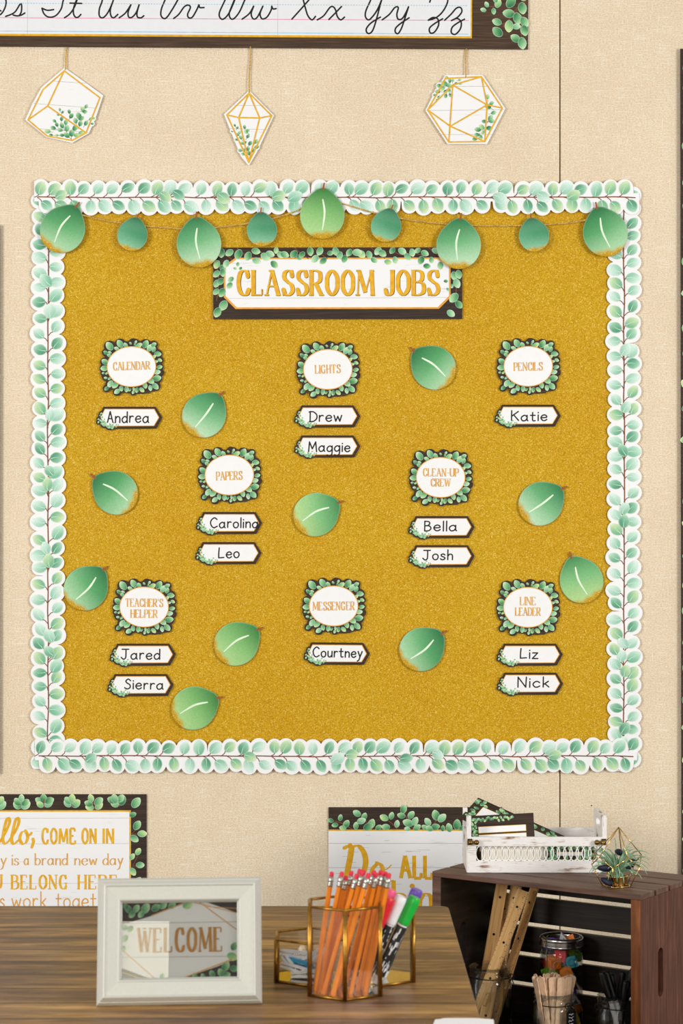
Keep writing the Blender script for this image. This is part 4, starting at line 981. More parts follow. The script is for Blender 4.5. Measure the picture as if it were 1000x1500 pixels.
box(mb, px0, px1, py0, py1, -.0132, -.0120); obj('print_backing', mb, 'dark_wood_print', fr)
pw, ph = px1-px0, py1-py0; pcx, pcy = (px0+px1)/2, (py0+py1)/2
pk = pw/572.0     # px of the enlargement: window 229..801 x 203..577
Q = lambda l: [((x-515), (390-y)) for x, y in l]
art = Matrix.Translation((pcx, pcy, -.0119))
mb = MB(); flatpoly(mb, Q([(229, 312), (380, 270), (560, 205), (640, 205), (801, 262), (801, 480), (700, 520), (525, 577), (380, 577), (229, 520)]), .0001, pk); obj('white_panel', mb, 'white_wood_print', fr, mat4=art)
mb = MB()
for l in ([(229, 305), (801, 305)], [(229, 470), (801, 472)]): ribbon(mb, Q(l), 3.5, .0003, pk, cap=False)
obj('plank_line', mb, 'grey_ink', fr, mat4=art)
mb = MB()
for l, w_ in (([(375, 270), (540, 208)], 5), ([(580, 206), (799, 262)], 4), ([(610, 205), (799, 345)], 5), ([(640, 228), (799, 240)], 3), ([(229, 430), (395, 575)], 5), ([(229, 540), (330, 575)], 4), ([(525, 576), (770, 488)], 6)): ribbon(mb, Q(l), w_, .0005, pk, cap=False)
obj('gold_lines', mb, 'gold_print_orange', fr, mat4=art)
mb = MB(); text(mb, 'WELCOME', 305-515, 728-515, 390-446, 114, 15, 6, 'caps', .0007, gap=.26, serif=9, k=pk); obj('lettering', mb, 'welcome_gold', fr, mat4=art)
mb = MB(); random.seed(77)
for x, y, r_, a in ((262, 238, 20, 2), (300, 235, 20, 1), (345, 235, 26, 1), (395, 232, 22, .6), (432, 222, 20, .6), (475, 222, 20, .6), (280, 262, 18, 4), (325, 262, 18, 4), (552, 222, 24, .2), (250, 225, 16, 2), (245, 325, 18, 3), (272, 332, 18, 4), (246, 378, 20, 4), (240, 425, 14, 5), (783, 425, 22, 1), (772, 473, 26, -.4), (740, 522, 24, 1), (782, 532, 20, 0), (718, 552, 20, 2), (745, 560, 18, 0), (675, 557, 18, 2), (630, 568, 14, 2), (590, 566, 16, 2), (430, 562, 14, 1)):
    x2 = min(801-r_*.6, max(229+r_*.6, x)); y2 = min(577-r_*.6, max(203+r_*.7, y)); leaf_print(mb, x2-515, 390-y2, r_*2.0, r_*1.6, a, 'fresh', .0004, k=pk)
obj('leaf_print', mb, 'print', fr, mat4=art)['kind'] = 'stuff'
mb = MB(); box(mb, px0-.001, px1+.001, py0-.001, py1+.001, -.0098, -.0090); obj('glass', mb, 'photo_glass', fr)

# ------------------------------------------------------------------ brass and glass organiser
HA = .0588
hc = Vector((.00485, -D+2.816+HA, TZ))
org = empty('desk_organizer', hc); tag(org, 'three-cell hexagonal brass and glass organiser on the desk', 'desk organizer')
cells = ((0, 0, .129), (-.866*HA, 1.5*HA, .0635), (.866*HA, 1.5*HA, .100))
def hexv(cx, cy, a=HA): return [(cx+a*math.sin(i*pi/3), cy-a*math.cos(i*pi/3)) for i in range(6)]
def key(p): return (round(p[0], 4), round(p[1], 4))
vert = {}; edges = {}
for cx, cy, h in cells:
    hv = hexv(cx, cy)
    for i in range(6):
        vert[key(hv[i])] = max(vert.get(key(hv[i]), 0), h); e = tuple(sorted((key(hv[i]), key(hv[(i+1) % 6]))))
        edges.setdefault(e, []).append(h)
for (x, y), h in vert.items():
    mb = MB(); tube(mb, [(x, y, .0005), (x, y, h)], .0032, 10); obj('brass_upright', mb, 'brass', org, True)
for (a, b), hs_ in edges.items():
    for z in {max(hs_)} | {min(hs_)} | {.0022}:
        mb = MB(); tube(mb, [(a[0], a[1], z), (b[0], b[1], z)], .0020, 8); obj('brass_bar', mb, 'brass', org, True)
for (a, b), hs_ in edges.items():
    h = max(hs_); ax_, ay_ = a; bx_, by_ = b
    d = Vector((bx_-ax_, by_-ay_, 0)).normalized(); nrm = Vector((-d.y, d.x, 0))*.0007
    A_ = Vector((ax_, ay_, .003))+d*.001; B_ = Vector((bx_, by_, .003))-d*.001
    vs = [A_-nrm, B_-nrm, B_+nrm, A_+nrm]; vs += [p_+Vector((0, 0, h-.004)) for p_ in vs]
    mb = MB(); mb.add(vs, [(3, 2, 1, 0), (4, 5, 6, 7), (0, 1, 5, 4), (1, 2, 6, 5), (2, 3, 7, 6), (3, 0, 4, 7)]); obj('glass_pane', mb, 'pane_glass', org)
for cx, cy, h in cells:
    mb = MB(); slab(mb, hexv(cx, cy, HA-.002), .0015, .0030, 1.0); obj('mirror_base', mb, 'mirror_base', org)

# pencils
mb = MB(); R6 = .0037; PL = .156
slab(mb, [(R6*math.cos(i*pi/3), R6*math.sin(i*pi/3)) for i in range(6)], 0, PL, 1.0); Pm_b = mb.mesh('barrel', 'pencil_orange')
mb = MB(); lathe(mb, [(0, PL), (.0039, PL), (.0039, PL+.003), (.0036, PL+.0035), (.0039, PL+.004), (.0039, PL+.006), (.0036, PL+.0065), (.0039, PL+.007), (.0039, PL+.0150), (.0030, PL+.0150)], 14); Pm_f = mb.mesh('ferrule', 'ferrule', True)
mb = MB(); lathe(mb, [(.0033, PL+.0145), (.0033, PL+.0200), (.0030, PL+.0212), (.0020, PL+.0220), (0, PL+.0222)], 14); Pm_e = mb.mesh('eraser', 'eraser_pink', True)
mb = MB(); lathe(mb, [(0, -.0004), (.0014, -.0004), (.0014, .0003)], 8); Pm_c = mb.mesh('graphite_core', 'ink_black')
def place_pencil(bu, tu, tv, dy0, dy1, lab):
    b = Vector(hc)+Vector(((bu-505)*.98e-3, dy0, .0032)); d_ = 2.875+dy1; top = P(tu, tv, d_)
    root = empty('pencil', mat4=frame_between(b, top)); tag(root, lab, 'pencil', 'orange pencils in the tall brass and glass cell')
    ln = (top-b).length/(PL+.022); root.scale = (1, 1, ln)
    for me, n_ in ((Pm_b, 'barrel'), (Pm_f, 'ferrule'), (Pm_e, 'eraser'), (Pm_c, 'graphite_core')): link(me, n_, root)
pl = [(461, 486, 1277, .0, .0), (466, 501, 1277, -.014, -.015), (473, 507, 1283, .016, .02), (480, 515, 1276, .03, .03), (474, 523, 1280, -.026, -.03), (489, 531, 1276, -.01, -.015), (495, 533, 1274, .024, .03),
      (502, 527, 1273, .04, .045), (487, 540, 1279, -.038, -.04), (505, 548, 1275, .01, .005), (513, 551, 1278, -.024, -.03), (518, 558, 1275, .03, .02), (524, 562, 1276, -.004, -.012), (531, 565, 1277, .018, .01), (536, 570, 1279, -.016, -.02)]
ORD = 'first second third fourth fifth sixth seventh eighth ninth tenth eleventh twelfth thirteenth fourteenth fifteenth'.split()
order = sorted(range(len(pl)), key=lambda i: pl[i][1])
for i, a in enumerate(pl):
    k_ = order.index(i)
    place_pencil(*a, 'orange pencil with pink eraser standing apart, leftmost in the tall glass cell' if k_ == 0 else ('orange pencil whose eraser is rightmost, next to the red marker' if k_ == 14 else 'orange pencil in the leaning bunch, its eraser %s from the left' % ORD[k_]))

# markers in the right cell
mc = Vector(hc)+Vector((.866*HA, 1.5*HA, .0032))
def marker(bu, tu, tv, db, dt, cap, lab):
    ks = 1.03; d0 = 2.905+db; d1 = 2.905+dt; b = P(bu, 1440, d0); b.z = TZ+.0125; t_ = P(tu, tv, d1)
    m4 = frame_between(b, t_, Vector((.25, -1, .1))); ln = (t_-b).length
    root = empty('marker_pen', mat4=m4 @ Matrix.Diagonal((ks, ks, 1, 1))); tag(root, lab, 'marker pen', 'capped markers in the right glass cell')
    mb = MB(); lathe(mb, [(0, -.0085), (.0062, -.0085), (.0068, -.006), (.0072, 0), (.0072, ln-.040)], 20); obj('barrel', mb, 'white_plastic', root, True)
    mb = MB(); lathe(mb, [(.00735, .004), (.00745, .0045), (.00745, ln-.047), (.00735, ln-.0465)], 20); sl = obj('label_sleeve', mb, 'marker_sleeve', root, True)
    random.seed(int(bu)); mb = MB()
    for q in range(26):
        a = math.radians(random.uniform(30, 150)); z = random.uniform(.01, ln-.055); l_ = random.uniform(.002, .012); rr = .00765
        aw = random.uniform(.05, .12)
        mb.add([(rr*math.cos(a+s*aw), rr*math.sin(a+s*aw), z+e) for s, e in ((-1, 0), (1, 0), (1, l_), (-1, l_))], [(0, 1, 2, 3)])
    obj('label_print', mb, random.choice(('white_plastic', 'white_plastic')), sl)
    mb = MB(); lathe(mb, [(.0076, ln-.044), (.0084, ln-.043), (.0092, ln-.010), (.0090, ln-.003), (.0078, ln), (0, ln)], 24); o = obj('cap', mb, cap, root, True)
    o.modifiers.new('e', 'EDGE_SPLIT')
marker(524, 570, 1315, .0, -.004, 'red_plastic', 'red-capped marker leaning right beside the pencils')
marker(537, 589, 1313, .010, .004, 'white_plastic', 'white-capped marker between the red and green ones')
marker(554, 608, 1314, .006, .002, 'green_plastic', 'green-capped marker at the right of the bunch')
marker(562, 611, 1303, .048, .036, 'purple_plastic', 'purple-capped marker behind the green one')
marker(516, 573, 1303, .042, .036, 'pink_plastic', 'pink-capped marker behind the red one, next to the pencils')

# mini clothes pegs in the left cell
lc = Vector(hc)+Vector((-.866*HA, 1.5*HA, .0032))
random.seed(13)
def peg(x, y, z, rx, ry, rz, mat, lab):
    root = empty('mini_clothespin', mat4=Matrix.Translation(lc+Vector((x, y, z))) @ Matrix.Rotation(rz, 4, 'Z') @ Matrix.Rotation(ry, 4, 'Y') @ Matrix.Rotation(rx, 4, 'X') @ Matrix.Scale(1.25, 4))
    tag(root, lab, 'clothespin', 'mini clothespins in the short glass cell')
    for s in (1, -1):
        mb = MB(); pts_ = [(-.022, .0012), (-.012, .0002), (-.002, .0012), (.010, .0002), (.022, .0022), (.022, .0050), (-.004, .0046), (-.022, .0034)]
        slab(mb, [(a, b*s) for a, b in (pts_ if s == 1 else pts_[::-1])], -.0035, .0035, 1.0); obj('jaw', mb, mat, root)
    mb = MB(); tube(mb, [(-.002+.0026*math.cos(q), .0026*math.sin(q), -.0025+.005*q/12) for q in [j*.6 for j in range(21)]], .0006, 6)
    tube(mb, [(-.004, -.0052, .001), (-.004, .0052, .001)], .0006, 6); obj('spring', mb, 'steel', root, True)
peg(-.018, -.012, .012, 1.4, .35, .3, 'white_plastic', 'white mini clothespin low against the front left glass')
peg(-.002, -.02, .008, 1.5, -.1, -.25, 'white_plastic', 'white mini clothespin on the mirror near the front corner')
peg(-.008, .006, .022, 1.3, -.5, .2, 'white_plastic', 'white mini clothespin topmost in the pile, tilted up right')
peg(-.012, -.004, .018, 1.5, .28, -.2, 'blue_plastic', 'blue mini clothespin in the pile')
peg(.012, .012, .014, 1.2, -.9, .6, 'white_plastic', 'white mini clothespin standing steeply at the back of the pile')
peg(.018, .0, .010, 1.6, .5, 1.2, 'pale_pink_plastic', 'pale pink mini clothespin behind the brass upright')
peg(.008, .028, .010, .2, .1, .3, 'pale_pink_plastic', 'pale pink mini clothespin flat at the back')
peg(-.020, .012, .030, 1.5, .2, .4, 'white_plastic', 'white mini clothespin leaning at the back left of the pile')
peg(-.024, -.002, .010, 1.5, .9, -.1, 'white_plastic', 'white mini clothespin standing on end at the far left glass')
peg(.022, .018, .006, .3, 0, 1.8, 'lime_plastic', 'green mini clothespin low at the right of the pile')

# ------------------------------------------------------------------ wooden crate on a low bench
HC = .67; CL, CD, CH = .4535, .245, .330
ca_ = -math.atan2(.258, .3729)
cm = Matrix.Translation((.1797, -D+3.917, CZ-HC-CH)) @ Matrix.Rotation(ca_, 4, 'Z')
crate = empty('wooden_crate', mat4=cm); tag(crate, 'dark stained wooden slat crate standing on its side right of the desk', 'crate')
SL = .0105; sp = CD/4
for i in range(4):
    mb = MB(); box(mb, -.0005, CL+.0005, i*sp+(.0 if i == 0 else .0035), (i+1)*sp-(.0035 if i < 3 else 0), CH-SL, CH); obj('top_slat', mb, 'crate_slat', crate, bevel=.0012)
    mb = MB(); box(mb, 0, CL, i*sp+(.0 if i == 0 else .0035), (i+1)*sp-(.0035 if i < 3 else 0), 0, SL); obj('bottom_slat', mb, 'crate_inner_shade', crate, bevel=.0012)
for x0, nm in ((0, 0), (CL-.020, 1)):
    slot = [(CD*.52+.011*math.cos(a)*1.0, CH*.52+(.035 if math.sin(a) > 0 else -.035)+.011*math.sin(a)) for a in [2*pi*j/24+.01 for j in range(24)]]
    cx_ = .085
    slot = [(p_[0]-CD*.52+cx_, p_[1]) for p_ in slot]
    mb = MB(); slab(mb, [rect(.0, SL, CD-SL, CH-SL), slot[::-1]], 0, .020, 1.0)
    # slab lies in XY; stand it up so x->depth, y->height, z->length
    m4 = Matrix(((0, 0, 1, x0), (1, 0, 0, 0), (0, 1, 0, 0), (0, 0, 0, 1)))
    e_ = obj('end_board', mb, 'crate_end' if nm else 'crate_inner_shade', crate, mat4=m4, bevel=.0008)
    mb = MB(); box(mb, x0+.0005, x0+.0195, -.0008, .0004, SL, CH-SL); obj('end_board_edge', mb, 'crate_edge' if nm else 'crate_slat', crate)
nb = 5; bp = (CH-2*SL)/nb
for i in range(nb):
    z0 = SL+i*bp+(.0045 if i else 0); z1 = SL+(i+1)*bp-(.0045 if i < nb-1 else .009)
    mb = MB(); box(mb, .0, CL, CD-SL, CD, z0, z1); obj('back_slat', mb, 'crate_inner_shade', crate, bevel=.001)
bench = empty('low_bench', (.45, -.42, 0)); tag(bench, 'low dark bench under the crate, below the view', 'bench')
bz = CZ-HC-CH
mb = MB(); box(mb, -.32, .32, -.26, .30, bz-.03, bz); obj('bench_top', mb, 'crate_slat', bench)
for x in (-.28, .28):
    for y in (-.22, .26):
        mb = MB(); box(mb, x-.02, x+.02, y-.02, y+.02, 0, bz-.03); obj('leg', mb, 'crate_slat', bench)

# jars
FZ = bz+SL
def jar(u, d, r, h, label, neck=.93, lid=False, wire=None, sq=False):
    p = P(u, 1400, d); p.z = FZ; root = empty('glass_jar', p); tag(root, label, 'jar', 'glass jars in the crate')
    rn = r*neck; t_ = .0028
    out = [(0, .0), (r-.006, .0), (r-.001, .003), (r, .008), (r, h-.034), (r-.001, h-.028), (rn-.001, h-.022), (rn, h-.019), (rn+.0016, h-.017), (rn, h-.0145), (rn, h-.011), (rn+.0012, h-.009), (rn, h-.007), (rn, h-.003), (rn+.0012, h-.0012), (rn, h)]
    inn = [(rn-t_, h), (rn-t_, h-.020), (r-t_, h-.032), (r-t_, .010), (r-.007, .005), (0, .005)]
    mb = MB(); lathe(mb, out+inn, 40); obj('jar_body', mb, 'jar_glass', root, True)
    if lid:
        mb = MB(); R0 = rn+.0035
        lathe(mb, [(R0-.009, h+.0015), (R0-.007, h+.0028), (R0-.002, h+.0028), (R0, h+.0005), (R0, h-.004), (R0-.001, h-.0055), (R0+.0002, h-.007), (R0-.001, h-.0085), (R0+.0002, h-.010), (R0-.001, h-.0115), (R0+.0004, h-.014), (R0+.0004, h-.016), (R0-.002, h-.016)], 44)
        obj('metal_band', mb, 'steel', root, True)
    if wire:
        zz_ = h-.020; mb = MB(); n = 40
        tube(mb, [((rn+.0012)*math.cos(2*pi*i/n), (rn+.0012)*math.sin(2*pi*i/n), zz_) for i in range(n)], .0011, 6, closed=True)
        a = math.radians(wire); cx, cy = (rn+.004)*math.cos(a), (rn+.004)*math.sin(a)
        tube(mb, [(cx+.005*math.cos(q)*(1+.3*math.sin(q*.5)), cy-.002, zz_+.001+.006*math.sin(q)) for q in [j*.5 for j in range(19)]], .0010, 6)
        tube(mb, [(cx, cy-.002, zz_), (cx+.004, cy-.003, zz_-.012)], .001, 6); tube(mb, [(cx, cy-.002, zz_), (cx-.005, cy-.003, zz_-.010)], .001, 6)
        obj('wire_tie', mb, 'black_wire', root, True)
    return root
j1 = jar(717, 3.93, .0435, .130, 'glass jar holding wooden rulers, leftmost in the crate', wire=-20)
j2 = jar(811, 3.82, .0405, .103, 'glass jar packed with wooden craft sticks, middle front of the crate', wire=-55)
j3 = jar(822, 3.95, .0430, .182, 'tall glass jar with silver band full of coloured sharpeners, at the back', lid=True)
j4 = jar(906, 3.775, .0430, .108, 'glass jar of black-capped pens, rightmost in the crate', wire=200)
mb = MB(); slab(mb, [(-.011, -.022), (.011, -.022), (.011, .014), (.006, .020), (-.006, .020), (-.011, .014)], 0, .001, 1.0)
tg = obj('chalk_tag', mb, 'black_plastic', mat4=Matrix.Translation(j2.location+Vector((.029, -.034, .058))) @ Matrix.Rotation(.55, 4, 'Z') @ Matrix.Rotation(pi/2, 4, 'X')); tag(tg, 'small black chalk tag tied on the craft stick jar', 'tag')
mb = MB(); random.seed(3)
for q in range(4): ribbon(mb, catmull([(-6+i*2.2, -8+q*6+random.uniform(-2, 2)) for i in range(6)], 4), .8, .0011, .001)
obj('chalk_marks', mb, 'white_plastic', tg)
# rulers
mb = MB(); RW, RL = .0235, .290
slab(mb, [(-RW/2, 0), (RW/2, 0), (RW/2, RL), (-RW/2, RL)], 0, .0036, 1.0); Rm = mb.mesh('ruler_body', 'ruler_wood')
mb = MB()
for i in range(1, int(RL/.003175)):
    l_ = .0065 if i % 8 == 0 else (.0045 if i % 4 == 0 else .0026)
    ribbon(mb, [(RW*500, i*3.175), (RW*500-l_*1000, i*3.175)], .75, .0038, .001, cap=False)
    if i % 8 == 0: ribbon(mb, catmull([(RW*500-8.3, i*3.175-2), (RW*500-7.4, i*3.175-3.5), (RW*500-8.5, i*3.175-5)], 3), .6, .0038, .001)
for i in range(1, int(RL/.01)): ribbon(mb, [(-RW*500, i*10), (-RW*500+3.5, i*10)], .5, .0038, .001, cap=False)
Rt = mb.mesh('ruler_marks', 'ink_black')
mb = MB(); flatpoly(mb, ellipse(0, 0, 2.6, 2.6, 16), .0039, .001)
Rh = mb.mesh('punched_hole', 'ink_black')
def ruler(bu, tu, tv, d0, d1, tw, marks, lab):
    b = P(bu, 1500, d0); b.z = FZ+.0065; t_ = P(tu, tv, d1)
    z = (t_-b).normalized(); f = Vector((math.sin(tw), -math.cos(tw), 0)); f = (f-z*f.dot(z)).normalized(); x = z.cross(f)
    m4 = Matrix((x, z, f)).transposed().to_4x4(); m4.translation = b
    root = empty('wooden_ruler', mat4=m4); tag(root, lab, 'ruler', 'wooden rulers in the glass jar')
    link(Rm, 'ruler_body', root)
    if marks: link(Rt, 'ruler_marks', root)
    for y in (.03, .105, .18, .255): link(Rh, 'punched_hole', root, Matrix.Translation((0, y, 0)))
ruler(700, 734, 1299, 3.955, 4.02, .1, False, 'plain-faced wooden ruler with two holes, leftmost in the jar')
ruler(690, 768, 1299, 3.925, 3.955, -.1, True, 'wooden ruler with printed tick marks leaning across the front')
ruler(722, 783, 1303, 3.935, 3.99, -1.0, True, 'wooden ruler turned edge-on, rightmost at the top')
ruler(717, 756, 1301, 3.955, 4.03, -.5, True, 'darker wooden ruler between the plain one and the marked one')
ruler(707, 742, 1305, 3.905, 4.05, .0, False, 'wooden ruler with punched holes in front at the jar bottom')
# craft sticks
mb = MB(); SLn = .130; sw = .0052
pt = []
for i in range(27):
    y = .006+i*(SLn-.012)/26; notch = .0009 if (i % 4 == 2 and 2 < i < 24) else 0; pt.append((sw-notch, y))
top_ = [(sw*math.cos(a), SLn-.0052+sw*math.sin(a)) for a in [pi*j/8 for j in range(1, 8)]]
outp = pt+top_+[(-x, y) for x, y in pt[::-1]]+[(-sw*math.cos(a), .0052-sw*math.sin(a)) for a in [pi*j/8 for j in range(1, 8)]]
slab(mb, outp, 0, .0019, 1.0); Sm = mb.mesh('craft_stick', 'stick_wood')
random.seed(17); jc = j2.location
for i in range(30):
    a = random.uniform(0, 2*pi) if i > 9 else random.uniform(-2.6, -.5); rb = random.uniform(.004, .026); rt = random.uniform(.016, .036)
    tx = (i % 11-5)/5*.036+random.uniform(-.003, .003)
    b = jc+Vector((tx*.55*random.uniform(.3, 1), rb*math.sin(a), .006)); t_ = jc+Vector((tx+random.uniform(-.004, .004), rt*math.sin(a)*.8, .126+random.uniform(-.006, .004)-(abs(tx)*.10)))
    z = (t_-b).normalized(); tw = random.uniform(-1.1, 1.1); f = Vector((math.sin(tw), -math.cos(tw), 0)); f = (f-z*f.dot(z)).normalized(); x = z.cross(f)
    m4 = Matrix((x, z, f)).transposed().to_4x4(); m4.translation = b
    o = link(Sm, 'craft_stick', None, m4); tag(o, 'pale wooden notched craft stick bunched in the front glass jar', 'craft stick', 'craft sticks in the front jar')
# sharpeners
mb = MB(); box(mb, -.008, .008, -.008, .008, -.008, .008); 
CUB = {}
def ring_mesh(mat):
    mb = MB()
    for ax_ in range(3):
        for s in (1, -1):
            pr = [(.0055, .0081), (.0052, .0088), (.0040, .0088), (.0036, .0078), (.0020, .0075), (0, .0075)]
            m = MB(); lathe(m, pr, 12)
            rot = {0: Matrix.Rotation(pi/2*s, 4, 'Y'), 1: Matrix.Rotation(-pi/2*s, 4, 'X'), 2: Matrix.Rotation(0 if s == 1 else pi, 4, 'X')}[ax_]
            mb.add([tuple(rot @ Vector(v_)) for v_ in m.v], m.f)
    return mb.mesh('sharpening_hole', mat, True)
cnames = ['orange', 'lime', 'teal', 'white', 'red', 'yellow', 'purple']
HS = 1.38
for c_ in cnames:
    m = MB(); box(m, -.008, .008, -.008, .008, -.008, .008); CUB[c_] = (m.mesh('sharpener_body', c_+'_plastic'), ring_mesh(c_+'_plastic'))
m = MB(); slab(m, [(-.009, -.008), (.009, -.008), (.0, .011)], -.006, .006, 1.0); WED = m.mesh('sharpener_body', 'white_plastic')
m = MB(); slab(m, [(-.004, -.005), (.004, -.005), (0, .004)], .0061, .0066, 1.0); WBL = m.mesh('blade', 'steel')
random.seed(29); jc = j3.location
SH = [(-.018, -.021, .137, 'orange', 'upper left of the tall jar, behind a white one'), (-.002, -.016, .150, 'red', 'just below the silver band of the tall jar'), (.019, -.018, .137, 'teal', 'below the silver band, right of the red one'),
      (.007, -.022, .1155, 'orange', 'at the centre front of the tall jar, below the teal one'), (-.0245, -.010, .113, 'lime', 'at the left glass of the tall jar, below the orange one'), (-.010, -.023, .096, 'white', 'beside the lime one, just above the craft sticks'),
      (.026, .004, .143, 'lime', 'against the right glass under the band'), (.024, -.014, .062, 'white', 'low at the right glass, behind the stick jar rim'), (.021, -.017, .024, 'yellow', 'at the bottom right of the tall jar'),
      (.003, -.006, .180, 'white', 'poking out of the top of the tall jar'), (.018, .003, .172, 'orange', 'at the jar mouth beside the white one'), (-.020, .006, .168, 'purple', 'at the back of the jar mouth')]
def clear(p, lst, m_): return all((Vector(p)-Vector(q)).length > m_ for q in lst)
taken = [q[:3] for q in SH]; hidden = []
for k_ in range(4000):
    a = random.uniform(0, 2*pi); rr = math.sqrt(random.random())*.0255; p_ = (rr*math.cos(a), rr*math.sin(a), random.uniform(.017, .150))
    if p_[1] > -.018 and clear(p_, taken, .0235): taken.append(p_); hidden.append(p_)
for x, y, z, cl, where in SH+[p_+(cnames[i % 7], None) for i, p_ in enumerate(hidden)]:
    rot = Matrix.Rotation(random.uniform(-.7, .7), 4, 'Z') @ Matrix.Rotation(random.uniform(-.45, .45), 4, 'X') @ Matrix.Rotation(random.uniform(-.45, .45), 4, 'Y')
    root = empty('pencil_sharpener', mat4=Matrix.Translation(jc+Vector((x, y, z))) @ rot @ Matrix.Scale(HS if cl != 'white' else 1.2, 4))
    tag(root, '%s plastic pencil sharpener %s' % (cl, where or 'deep inside the tall back jar'), 'sharpener', 'sharpeners in the tall back jar' if where else '%s sharpeners deep in the tall back jar' % cl)
    if cl == 'white':
        b_ = link(WED, 'sharpener_body', root); b_.matrix_basis = Matrix.Rotation(pi/2, 4, 'X'); w_ = link(WBL, 'blade', root); w_.matrix_basis = Matrix.Rotation(pi/2, 4, 'X')
    else:
        b_ = link(CUB[cl][0], 'sharpener_body', root); link(CUB[cl][1], 'sharpening_hole', root)
# pens
random.seed(37); jc = j4.location
for i, (bx_, by_, tx, ty, hh) in enumerate(((.012, -.02, -.034, -.012, .142), (.02, -.012, -.022, .01, .138), (-.004, -.022, .010, -.026, .128), (-.014, -.01, .024, -.018, .148), (-.02, 0, .034, .002, .152), (-.01, .018, .012, .024, .135), (.0, .01, -.010, .028, .130), (.010, -.028, -.030, .004, .128), (-.022, -.014, .032, -.022, .150))):
    b = jc+Vector((bx_, by_, .0065)); t_ = jc+Vector((tx, ty, hh+.012)); ln = (t_-b).length
    root = empty('pen', mat4=frame_between(b, t_) @ Matrix.Diagonal((1.25, 1.25, 1, 1))); tag(root, 'black-capped pen in the rightmost jar, its cap %s from the left' % ORD[sorted([-.034, -.022, .010, .024, .034, .012, -.010, -.030, .032]).index(tx)], 'pen', 'pens in the rightmost jar')
    mb = MB(); lathe(mb, [(0, 0), (.0035, 0), (.0038, .002), (.0040, ln-.045)], 14); obj('barrel', mb, 'white_plastic' if i % 3 != 2 else 'black_plastic', root, True)
    mb = MB(); lathe(mb, [(.0044, ln-.056), (.0048, ln-.055), (.0050, ln-.004), (.0042, ln), (0, ln)], 14); cp = obj('cap', mb, 'black_plastic', root, True)
    mb = MB(); box(mb, -.0014, .0014, .0052, .0066, ln-.048, ln-.003); obj('clip', mb, 'black_plastic', cp)

# ------------------------------------------------------------------ whitewashed tray on the crate
TW, TD = .274, .134
tz = CZ-HC
tray = empty('whitewashed_tray', (.247+TW/2, -D+3.894, tz+.0006)); tag(tray, 'distressed white wooden tray with ringed lattice front on the crate', 'tray')
h = TW/2
for (y0, lbl) in ((0, 'front'), (TD-.009, 'back')):
    mb = MB(); box(mb, -h+.001, h-.001, y0, y0+.009, .052, .070); obj('rail', mb, 'whitewash', tray, bevel=.0008)
    mb = MB(); box(mb, -h+.001, h-.001, y0, y0+.009, .0, .023); obj('rail', mb, 'whitewash', tray, bevel=.0008)
    for x in (-h+.001, h-.018):
        mb = MB(); box(mb, x, x+.017, y0-.0003, y0+.0093, .022, .053); obj('stile', mb, 'whitewash', tray, bevel=.0008)
    n = 19; x0_, x1_ = -h+.020, h-.020
    for i in range(n):
        cx = x0_+(i+.5)*(x1_-x0_)/n; mb = MB()
        tube(mb, [(cx+.0088*math.cos(a), y0+.0045+(.0007 if i % 2 else -.0007), .0375+.0148*math.sin(a)) for a in [2*pi*j/22 for j in range(22)]], .00115, 6, closed=True)
        obj('lattice_ring', mb, 'white_lattice', tray, True)
for s in (-1, 1):
    prof_ = [(0, 0), (TD, 0), (TD, .106), (TD-.008, .111), (.008, .111), (0, .106)]
    slot = [(TD/2+(.022 if math.cos(a) > 0 else -.022)+.008*math.cos(a), .090+.008*math.sin(a)) for a in [2*pi*j/20+.02 for j in range(20)]]
    if s == -1: prof_ = [(0, 0), (TD, 0), (TD, .111), (TD-.014, .111), (TD-.020, .074), (.020, .074), (.012, .111), (0, .111)]
    mb = MB(); slab(mb, [prof_, slot[::-1]] if s == 1 else [prof_], 0, .009, 1.0)
    m4 = Matrix(((0, 0, 1, -h-.0008 if s == -1 else h-.0082), (.99, 0, 0, .0007), (0, 1, 0, .0003), (0, 0, 0, 1)))
    obj('side_panel', mb, 'whitewash', tray, mat4=m4, bevel=.0006)
    mb = MB(); x = s*(h-.001); box(mb, min(x, x-s*.009), max(x, x-s*.009), -.0025, .0, .055, .067); kb = obj('knob_plate', mb, 'dark_plate', tray)
    mb = MB()
    for q in (.006, .018):
        x = s*(h-q)+(0 if s == -1 else -.002)
        lathe(mb, [(.0052*math.sin(a), -.0052*math.cos(a)) for a in [pi*j/10 for j in range(11)]], 16, (x, -.0085, .061))
    tube(mb, [(s*(h-.004), -.0085, .061), (s*(h-.020), -.0085, .061)], .0026, 8); tube(mb, [(s*(h-.006), -.008, .061), (s*(h-.006), 0, .061)], .0028, 8)
    obj('brass_knob', mb, 'antique_brass', kb, True)
mb = MB(); box(mb, -h+.009, h-.009, .009, TD-.009, .002, .007); obj('tray_floor', mb, 'whitewash', tray)
